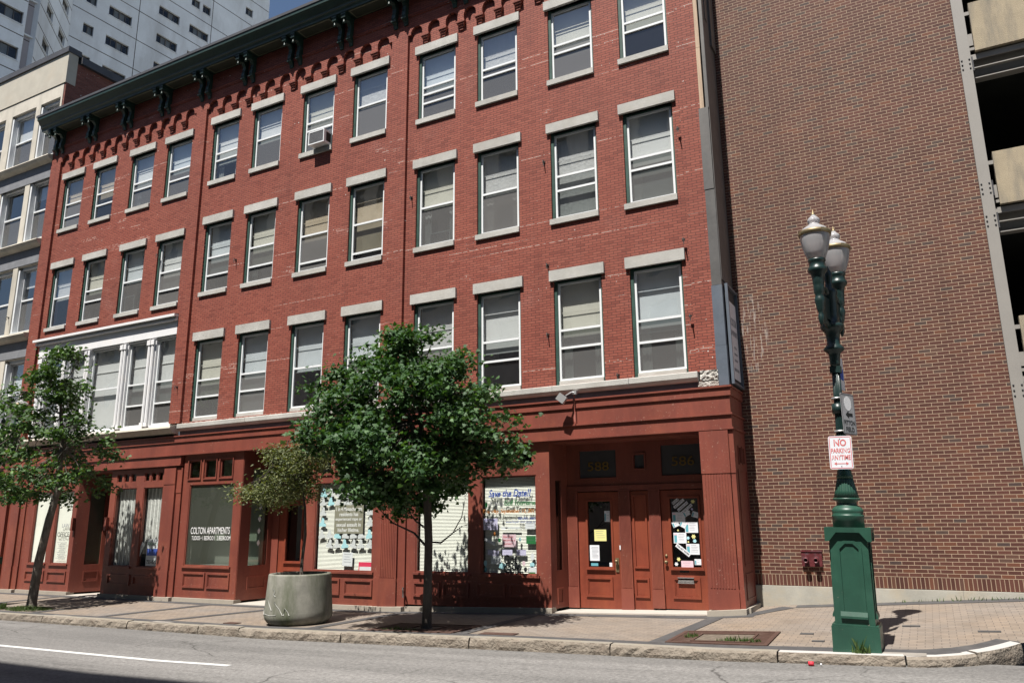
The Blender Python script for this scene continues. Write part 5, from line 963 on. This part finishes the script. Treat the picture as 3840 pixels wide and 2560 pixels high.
def disc(x, z, rx, rz_, m, lb, nm='paper_balloon', ct='paper balloon'):
    q = MB(); q.prism([(rx*math.cos(R(a)), 0, rz_*math.sin(R(a))*(1 if math.sin(R(a)) > 0 else 1.2)) for a in range(0, 360, 20)], (0, .002, 0)); o = q.build(nm, m, loc=(0, 0, 0)); o.location = (x, yc, z); tag(o, lb, ct, G2)
for x, z, rx, rz_, m, lb in ((-9.02, -.33, .03, .045, 'ink_orange', 'orange paper balloon under the lilac club card'), (-8.36, -.45, .028, .04, 'paper_cyan', 'blue paper balloon right of the pink card'), (-8.05, -.82, .05, .07, 'paper', 'white paper golf ball at the right of the window'), (-8.06, -1.0, .06, .05, 'paper_cyan', 'pale blue paper shape under the golf ball'), (-8.06, -1.13, .11, .10, 'paper', 'large white paper cap in the lower right of the golf poster window'), (-9.27, -.98, .04, .06, 'paper_cyan', 'pale blue paper shape at the lower left edge'), (-9.26, -1.12, .03, .05, 'ink_teal', 'teal paper shape at the bottom left edge'), (-8.27, -.97, .04, .05, 'paper_pink', 'pink paper shape right of the word Got'), (-9.24, -.05+.38, .03, .05, 'ink_green', 'small green paper shape at the top left of the golf poster window')): disc(x, z, rx, rz_, m, lb)
q = MB(); q.box(-8.14, -7.98, yc-.004, yc-.002, -1.20, -1.16); tag(q.build('cap_brim', 'ink_green'), 'green brim under the white paper cap', 'paper shape', G2)
T = paper(-21.13, -1.26, .52, .78, 15.96, 'paper', 'white and blue sign with the number 755-070 low in a curtained shop window', 'notice', 'notice'); text("Kelleher's", .05, -.003, .60, 'ink_green', T, w=.42, h=.10); q = MB(); q.box(.02, .5, -.0035, -.0022, .30, .50); q.build('blue_band', 'ink_blue', T); text('755-070', .04, -.003, .06, 'ink_black', T, w=.44, h=.11, bold=.02)
T = paper(-21.42, -1.0, .42, .14, 15.955, 'paper', 'slanting white sheet with black writing beside the white and blue sign', 'notice', 'notice', -62, lines=3)
# ---------------------------------------------------------------- planter with small tree
PX, PY = -12.36, 13.22; PZ = G(PX, PY)
PT = thing('concrete_planter', 'big round mossy concrete planter with scratches on the pavement', 'planter', (PX, PY, PZ))
q = MB(); q.lathe([(.56, 0), (.65, .05), (.70, .12), (.722, .20), (.715, .28), (.665, 1.01), (.66, 1.03), (.645, 1.04), (.585, 1.04), (.575, 1.02), (.575, .90)], PX, PY, 64, z0=PZ); q.build('pot', 'concrete_pot', PT)
q = MB(); q.lathe([(.59, .88), (.01, .90)], PX, PY, 40, z0=PZ); q.build('soil', 'soil', PT)
q = MB()
def onpot(a, z): r_ = .722-(z-.2)*.07; return (PX+(r_+.003)*math.cos(a), PY+(r_+.003)*math.sin(a), PZ+z)
for pts in ([(-2.25, .22), (-2.05, .24), (-1.75, .22), (-1.5, .24)], [(-1.62, .5), (-1.5, .42), (-1.4, .36), (-1.28, .24)], [(-1.72, .75), (-1.62, .7), (-1.68, .64), (-1.58, .6)], [(-1.25, .24), (-1.22, .38), (-1.12, .3), (-1.08, .24)], [(-2.3, .35), (-2.2, .22)], [(-2.0, .55), (-1.85, .45), (-1.7, .33)]):
    q.tube([onpot(a, z) for a, z in pts], .009, 5)
q.build('scratch', 'scratch', PT)
# ---------------------------------------------------------------- trees
def leafset(b, pts, size, jit, droop, rnd, shape):
    for p in pts:
        s = size*rnd.uniform(.65, 1.25); yaw = rnd.uniform(0, 2*math.pi); n = Vector((rnd.gauss(0, .55), rnd.gauss(0, .55)-.1, rnd.uniform(.25, 1))).normalized()
        t = Vector((math.cos(yaw), math.sin(yaw), -droop*rnd.uniform(.2, 1.4))); t = (t-n*t.dot(n)).normalized(); u = n.cross(t)
        b.add([p+t*(a*s)+u*(c*s)+n*(h*s) for a, c, h in shape[0]], shape[1])
MAPLE = ([(-.08, 0, 0), (.0, -.30, .02), (.22, -.52, -.03), (.30, -.24, .03), (.62, -.34, -.03), (.60, -.14, .02), (1.0, 0, -.08), (.60, .14, .02), (.62, .34, -.03), (.30, .24, .03), (.22, .52, -.03), (.0, .30, .02)], [tuple(range(12))])
OVAL = ([(0, 0, 0), (.35, -.2, .02), (.8, -.12, 0), (1, 0, -.05), (.8, .12, 0), (.35, .2, .02)], [tuple(range(6))])
def tree(label, base, prof, trunk, nl, ncl, leaf, lsize, lmat, bark, seed, shape, limbs=9, spread=.26, depth=1., cat='tree', zfirst=None, group='street trees', name='street_tree', thin=0., yoff=0., tiltb=None):
    # prof: (z, centre x, radius); trunk: list of (x, y, z, r)
    rnd = random.Random(seed); T = thing(name, label, cat, base, group); b = MB(); b.tube([t[:3] for t in trunk], [t[3] for t in trunk], 14)
    tp = Vector(trunk[-1][:3]); zmin, zmax = prof[0][0], prof[-1][0]; yc_ = base[1]
    def cr(z): return lerp([(p[0], p[1]) for p in prof], z), lerp([(p[0], p[2]) for p in prof], z)
    # main limbs
    cl = []; hubs = []
    for k in range(limbs):
        f = k/(limbs-1); zt = zmin+.35*(zmax-zmin)+f*(zmax-zmin)*.6; cx, r_ = cr(zt); a = k*2.4+rnd.uniform(-.4, .4); zb = trunk[-2][2]+(tp.z-trunk[-2][2])*(.1+.9*f)
        st = Vector(trunk[-2][:3]).lerp(tp, (zb-trunk[-2][2])/(tp.z-trunk[-2][2])) ; en = Vector((cx+math.cos(a)*r_*.62, yc_+math.sin(a)*r_*.62*depth, zt)); mid = st.lerp(en, .5)+Vector((0, 0, -.12*r_+rnd.uniform(-.1, .1)))
        r0 = trunk[-1][3]*rnd.uniform(.55, .8)+.008; b.tube([st, st.lerp(mid, .5)+Vector((rnd.uniform(-.05, .05), 0, .02)), mid, mid.lerp(en, .5)+Vector((0, 0, .05)), en], [r0, r0*.85, r0*.65, r0*.42, .008], 7)
        hubs += [mid, en, st.lerp(mid, .6), mid.lerp(en, .5)]
    for _ in range(ncl*3):
        if len(cl) >= ncl: break
        z = rnd.uniform(zmin, zmax); cx, r_ = cr(z)
        if rnd.random() > (r_/max(p[2] for p in prof))**1.3+.08: continue
        a = rnd.uniform(0, 2*math.pi); q_ = rnd.random()**.5; q_ = .25+.75*q_
        q_ *= 1+.20*math.sin(3*a+seed+z*1.7)+.13*math.sin(7*a-z*3.1+seed*2)+(.12 if rnd.random() < .12 else 0)
        c = Vector((cx+math.cos(a)*r_*q_, yc_+yoff+math.sin(a)*r_*q_*depth, z))
        if tiltb and c.z < tiltb[0]+tiltb[1]*(c.x-cx): continue
        if thin and math.sin(c.x*2.3+seed)*math.cos(c.z*2.9+c.y)*.5+.5 < thin*rnd.random(): continue
        cl.append(c)
    for c in cl:
        h = min(hubs, key=lambda v: (v-c).length); b.tube([h, h.lerp(c, .5)+Vector((rnd.uniform(-.06, .06), rnd.uniform(-.06, .06), -.03)), c], [.014, .009, .004], 4)
    b.build('trunk', bark, T)
    lb = MB(); per = nl//len(cl)
    for c in cl:
        k = rnd.uniform(.6, 1.4); sx = spread*rnd.uniform(.8, 1.3)
        pts = [c+Vector((rnd.gauss(0, sx), rnd.gauss(0, sx), rnd.gauss(0, sx*.55)-.0)) for _ in range(int(per*k))]
        leafset(lb, pts, lsize, 0, .5, rnd, shape)
    lb.build('crown', lmat, T); return T
tree('dense round maple in the middle of the pavement hiding the red shopfront', (-8.89, 13.04, G(-8.89, 13.04)),
     [(.12, -9.2, .9), (.4, -9.15, 1.5), (.75, -9.15, 1.85), (1.2, -9.15, 1.95), (1.7, -9.2, 1.9), (2.2, -9.3, 1.8), (2.8, -9.3, 1.62), (3.3, -9.25, 1.3), (3.65, -9.25, .8), (3.9, -9.3, .25)],
     [(-8.90, 13.04, -2.12, .125), (-8.89, 13.04, -1.95, .098), (-8.88, 13.04, -1.2, .084), (-8.88, 13.05, -.4, .08), (-8.93, 13.05, .4, .08), (-9.05, 13.05, 1.4, .06), (-9.2, 13.0, 3.0, .025)], 30000, 250, None, .098, 'leaf_maple', 'bark_dark', 5, MAPLE, limbs=12, spread=.17, depth=.8, yoff=-.15, tiltb=(.28, .36))
tree('loose open maple at the left with its trunk rising from a patch of grass', (-21.9, 13.16, G(-21.9, 13.16)),
     [(.5, -21.9, .7), (.8, -22.2, 1.3), (1.3, -22.2, 1.6), (1.9, -22.1, 1.6), (2.5, -22.2, 1.3), (3.1, -22.4, 1.1), (3.8, -22.3, .95), (4.4, -22.0, .8), (4.75, -21.7, .5), (4.9, -21.4, .2)],
     [(-21.95, 13.16, -2.26, .15), (-21.93, 13.16, -2.05, .125), (-21.85, 13.16, -1.0, .11), (-21.62, 13.16, .1, .10), (-21.38, 13.16, .9, .085), (-21.5, 13.2, 2.2, .06), (-21.8, 13.1, 3.9, .025)], 8500, 130, None, .112, 'leaf_left', 'bark', 9, MAPLE, limbs=12, spread=.165, thin=.9, depth=1.)
tree('young small-leaved tree growing in the concrete planter', (-12.30, PY, PZ+.9),
     [(.3, -12.8, .4), (.5, -13.15, .85), (.8, -13.1, 1.0), (1.1, -12.95, .85), (1.4, -12.75, .68), (1.75, -12.55, .5), (2.0, -12.45, .2)],
     [(-12.33, PY, PZ+.82, .04), (-12.33, PY, PZ+1.3, .034), (-12.27, PY, -.3, .03), (-12.32, PY, .3, .026), (-12.5, PY, 1.0, .018), (-12.5, PY, 1.6, .008)], 8500, 70, None, .08, 'leaf_small', 'bark_dark', 21, OVAL, limbs=9, spread=.14, thin=.8)
# extra bare low branches of the maple
b = MB()
b.tube([(-8.88, 13.04, -.42), (-8.55, 12.98, -.44), (-8.25, 12.95, -.25), (-8.02, 12.9, .05), (-7.95, 12.9, .35)], [.022, .018, .013, .009, .004], 6); b.tube([(-8.25, 12.95, -.25), (-8.0, 12.9, -.12), (-7.9, 12.9, -.1)], [.011, .007, .004], 5)
b.tube([(-8.88, 13.04, -.55), (-9.2, 13.0, -.25), (-9.7, 12.95, -.05), (-10.1, 12.9, .3)], [.028, .022, .016, .006], 6); b.tube([(-8.88, 13.04, -.2), (-9.2, 13.05, -.02), (-9.5, 13.05, .3)], [.024, .018, .008], 6)
mt_ = [o for o in C.objects if o.name.startswith('street_tree') and 'dense' in o.get('label', '')][0]
b.build('low_branch', 'bark_dark', mt_)
# ---------------------------------------------------------------- grates, plates, grass, litter
def grate(label, x0, x1, y0, y1, hole, n=11):
    T = thing('tree_grate', label, 'tree grate', ((x0+x1)/2, (y0+y1)/2, G((x0+x1)/2, (y0+y1)/2)), 'rusty tree grates'); q = MB(); g = lambda x, y, dz: (x, y, G(x, y)+dz)
    def slab(a, c, d, e, h0, h1): q.add([g(a, d, h0), g(c, d, h0), g(c, e, h0), g(a, e, h0), g(a, d, h1), g(c, d, h1), g(c, e, h1), g(a, e, h1)], [(4, 5, 6, 7), (0, 1, 5, 4), (1, 2, 6, 5), (2, 3, 7, 6), (3, 0, 4, 7)])
    hx0, hx1, hy0, hy1 = hole
    slab(x0, x1, y0, y0+.07, 0, .022); slab(x0, x1, y1-.07, y1, 0, .022); slab(x0, x0+.07, y0+.07, y1-.07, 0, .022); slab(x1-.07, x1, y0+.07, y1-.07, 0, .022)
    m_ = int((y1-y0-.14)/.075)
    for k in range(m_):
        a = y0+.085+k*.075; c = a+.045
        if c < hy0 or a > hy1: slab(x0+.07, x1-.07, a, c, 0, .018)
        else: slab(x0+.07, hx0, a, c, 0, .018); slab(hx1, x1-.07, a, c, 0, .018)
    q.build('grating', 'rust', T)
    q = MB(); q.poly([g(x0+.05, y0+.05, .011), g(x1-.05, y0+.05, .011), g(x1-.05, y1-.05, .011), g(x0+.05, y1-.05, .011)]); q.build('earth', 'soil', T)
    q = MB(); q.frame(0, 1, 0, 1, .01, 0, 1) if False else None
    for a, c, d, e in ((hx0-.04, hx1+.04, hy0-.04, hy0), (hx0-.04, hx1+.04, hy1, hy1+.04), (hx0-.04, hx0, hy0, hy1), (hx1, hx1+.04, hy0, hy1)):
        q.add([g(a, d, 0), g(c, d, 0), g(c, e, 0), g(a, e, 0), g(a, d, .03), g(c, d, .03), g(c, e, .03), g(a, e, .03)], [(4, 5, 6, 7), (0, 1, 5, 4), (1, 2, 6, 5), (2, 3, 7, 6), (3, 0, 4, 7)])
    q.build('inner_rim', 'rust', T)
grate('rusty iron tree grate around the trunk of the dense maple', -9.95, -8.0, 12.52, 13.62, (-9.2, -8.6, 12.78, 13.3))
grate('rusty iron tree grate with an empty weedy pit between the doors and the lamp', -4.0, -2.42, 12.55, 13.75, (-3.6, -2.75, 12.75, 13.42))
def hatch(x0, x1, y0, y1, m, label, name='utility_cover', cat='utility cover'):
    q = MB(); g = lambda x, y, dz: (x, y, G(x, y)+dz); q.add([g(x0, y0, 0), g(x1, y0, 0), g(x1, y1, 0), g(x0, y1, 0), g(x0, y0, .016), g(x1, y0, .016), g(x1, y1, .016), g(x0, y1, .016)], [(4, 5, 6, 7), (0, 1, 5, 4), (1, 2, 6, 5), (2, 3, 7, 6), (3, 0, 4, 7)]); tag(q.build(name, m, loc=(x0, y0, G(x0, y0))), label, cat)
hatch(-7.45, -6.75, 12.56, 12.8, 'rust', 'small rusty cover in the pavement right of the maple'); hatch(-13.95, -13.6, 12.6, 12.8, 'rust', 'small worn cover in the pavement left of the planter')
for x, y, w_ in ((-.65, 14.35, .26), (.38, 13.95, .3), (-2.1, 13.6, .2), (-1.85, 13.0, .18)): hatch(x, x+w_, y, y+.075, 'band', {-.65: 'dark brick set in the paving right of the lamp shadow', .38: 'dark brick set in the paving at the right edge', -2.1: 'dark brick in the paving left of the lamp, farther one', -1.85: 'dark brick in the paving left of the lamp, nearer one'}[x], 'dark_paver', 'paving brick')
def grass(label, cx, cy, rx, ry, n, h, zoff=.0, seed=1, cat='grass'):
    rnd = random.Random(seed); b = MB()
    for _ in range(n):
        a = rnd.uniform(0, 6.283); r_ = rnd.random()**.5; x, y = cx+rx*r_*math.cos(a), cy+ry*r_*math.sin(a); z = G(x, y)+zoff; hh = h*rnd.uniform(.4, 1.2)*(1.2-r_*.7); w_ = .006+hh*.06; t = rnd.uniform(0, 6.28); lx, ly = rnd.gauss(0, .35)*hh, rnd.gauss(0, .35)*hh
        b.add([(x-w_*math.cos(t), y-w_*math.sin(t), z), (x+w_*math.cos(t), y+w_*math.sin(t), z), (x+lx*.6+w_*.6*math.cos(t), y+ly*.6, z+hh*.7), (x+lx, y+ly, z+hh)], [(0, 1, 2, 3)])
    o = b.build('grass', 'grass', loc=(cx, cy, G(cx, cy)+zoff)); o['label'] = label; o['category'] = cat; stuff(o)
grass('green grass round the foot of the left maple', -21.75, 12.98, .9, .38, 1500, .10, seed=2); grass('weed tuft at the left of the grass patch', -22.55, 12.75, .12, .1, 120, .2, seed=3)
grass('weeds along the front of the empty tree pit', -2.9, 12.82, .35, .1, 260, .09, .01, 4); grass('weeds at the left rim of the empty tree pit', -3.72, 13.1, .12, .12, 70, .08, .02, 5); grass('weeds round the trunk of the dense maple', -9.3, 12.72, .5, .12, 140, .07, .01, 6)
grass('thin grass in front of the lamp pedestal', -1.1, 12.22, .12, .05, 40, .24, 0, 7); grass('small weeds along the brown wall base', .3, 16.85, 1.2, .05, 60, .09, 0, 8); grass('leafy weeds growing in the planter', -12.55, 13.0, .28, .2, 260, .10, .9, 10)
b = MB(); 
for (x0, y0) in ((-22.75, 12.72),): b.poly([(x0, y0, G(x0, y0)+.012), (-20.9, 12.68, G(-20.9, 12.68)+.012), (-20.85, 13.5, G(-20.85, 13.5)+.012), (-22.6, 13.55, G(-22.6, 13.55)+.012)])
struct(b.build('soil_patch', 'soil'))
BO = thing('plastic_bottle', 'crushed plastic bottle with a red label lying in the gutter', 'bottle', (-1.75, 11.92, RZ(-1.75)))
fb_ = lambda v: Vector((-1.80+v.z, 11.93+v.x, RZ(-1.75)+.032+v.y*.9))
q = MB(); q.lathe([(.0, 0), (.028, .004), (.031, .02), (.029, .05), (.031, .12), (.028, .145), (.013, .175), (.012, .195)], 0, 0, 14); q.xf(fb_).build('body', 'shop_glass', BO)
q = MB(); q.lathe([(.0325, .035), (.0325, .105)], 0, 0, 14); q.xf(fb_).build('wrapper', 'ink_red', BO); q = MB(); q.lathe([(.014, .19), (.014, .208)], 0, 0, 10); q.xf(fb_).build('cap', 'paper', BO)
b = MB(); b.tube([(-11.47, 15.8, -1.6), (-11.44, 15.74, -1.58), (-11.42, 15.72, -1.66), (-11.42, 15.73, -1.8)], .02, 6); tag(b.build('pipe_stub', 'iron', loc=(-11.44, 15.8, -1.6)), 'small bent pipe at the foot of the shopfront step left of the maple trunk', 'pipe')
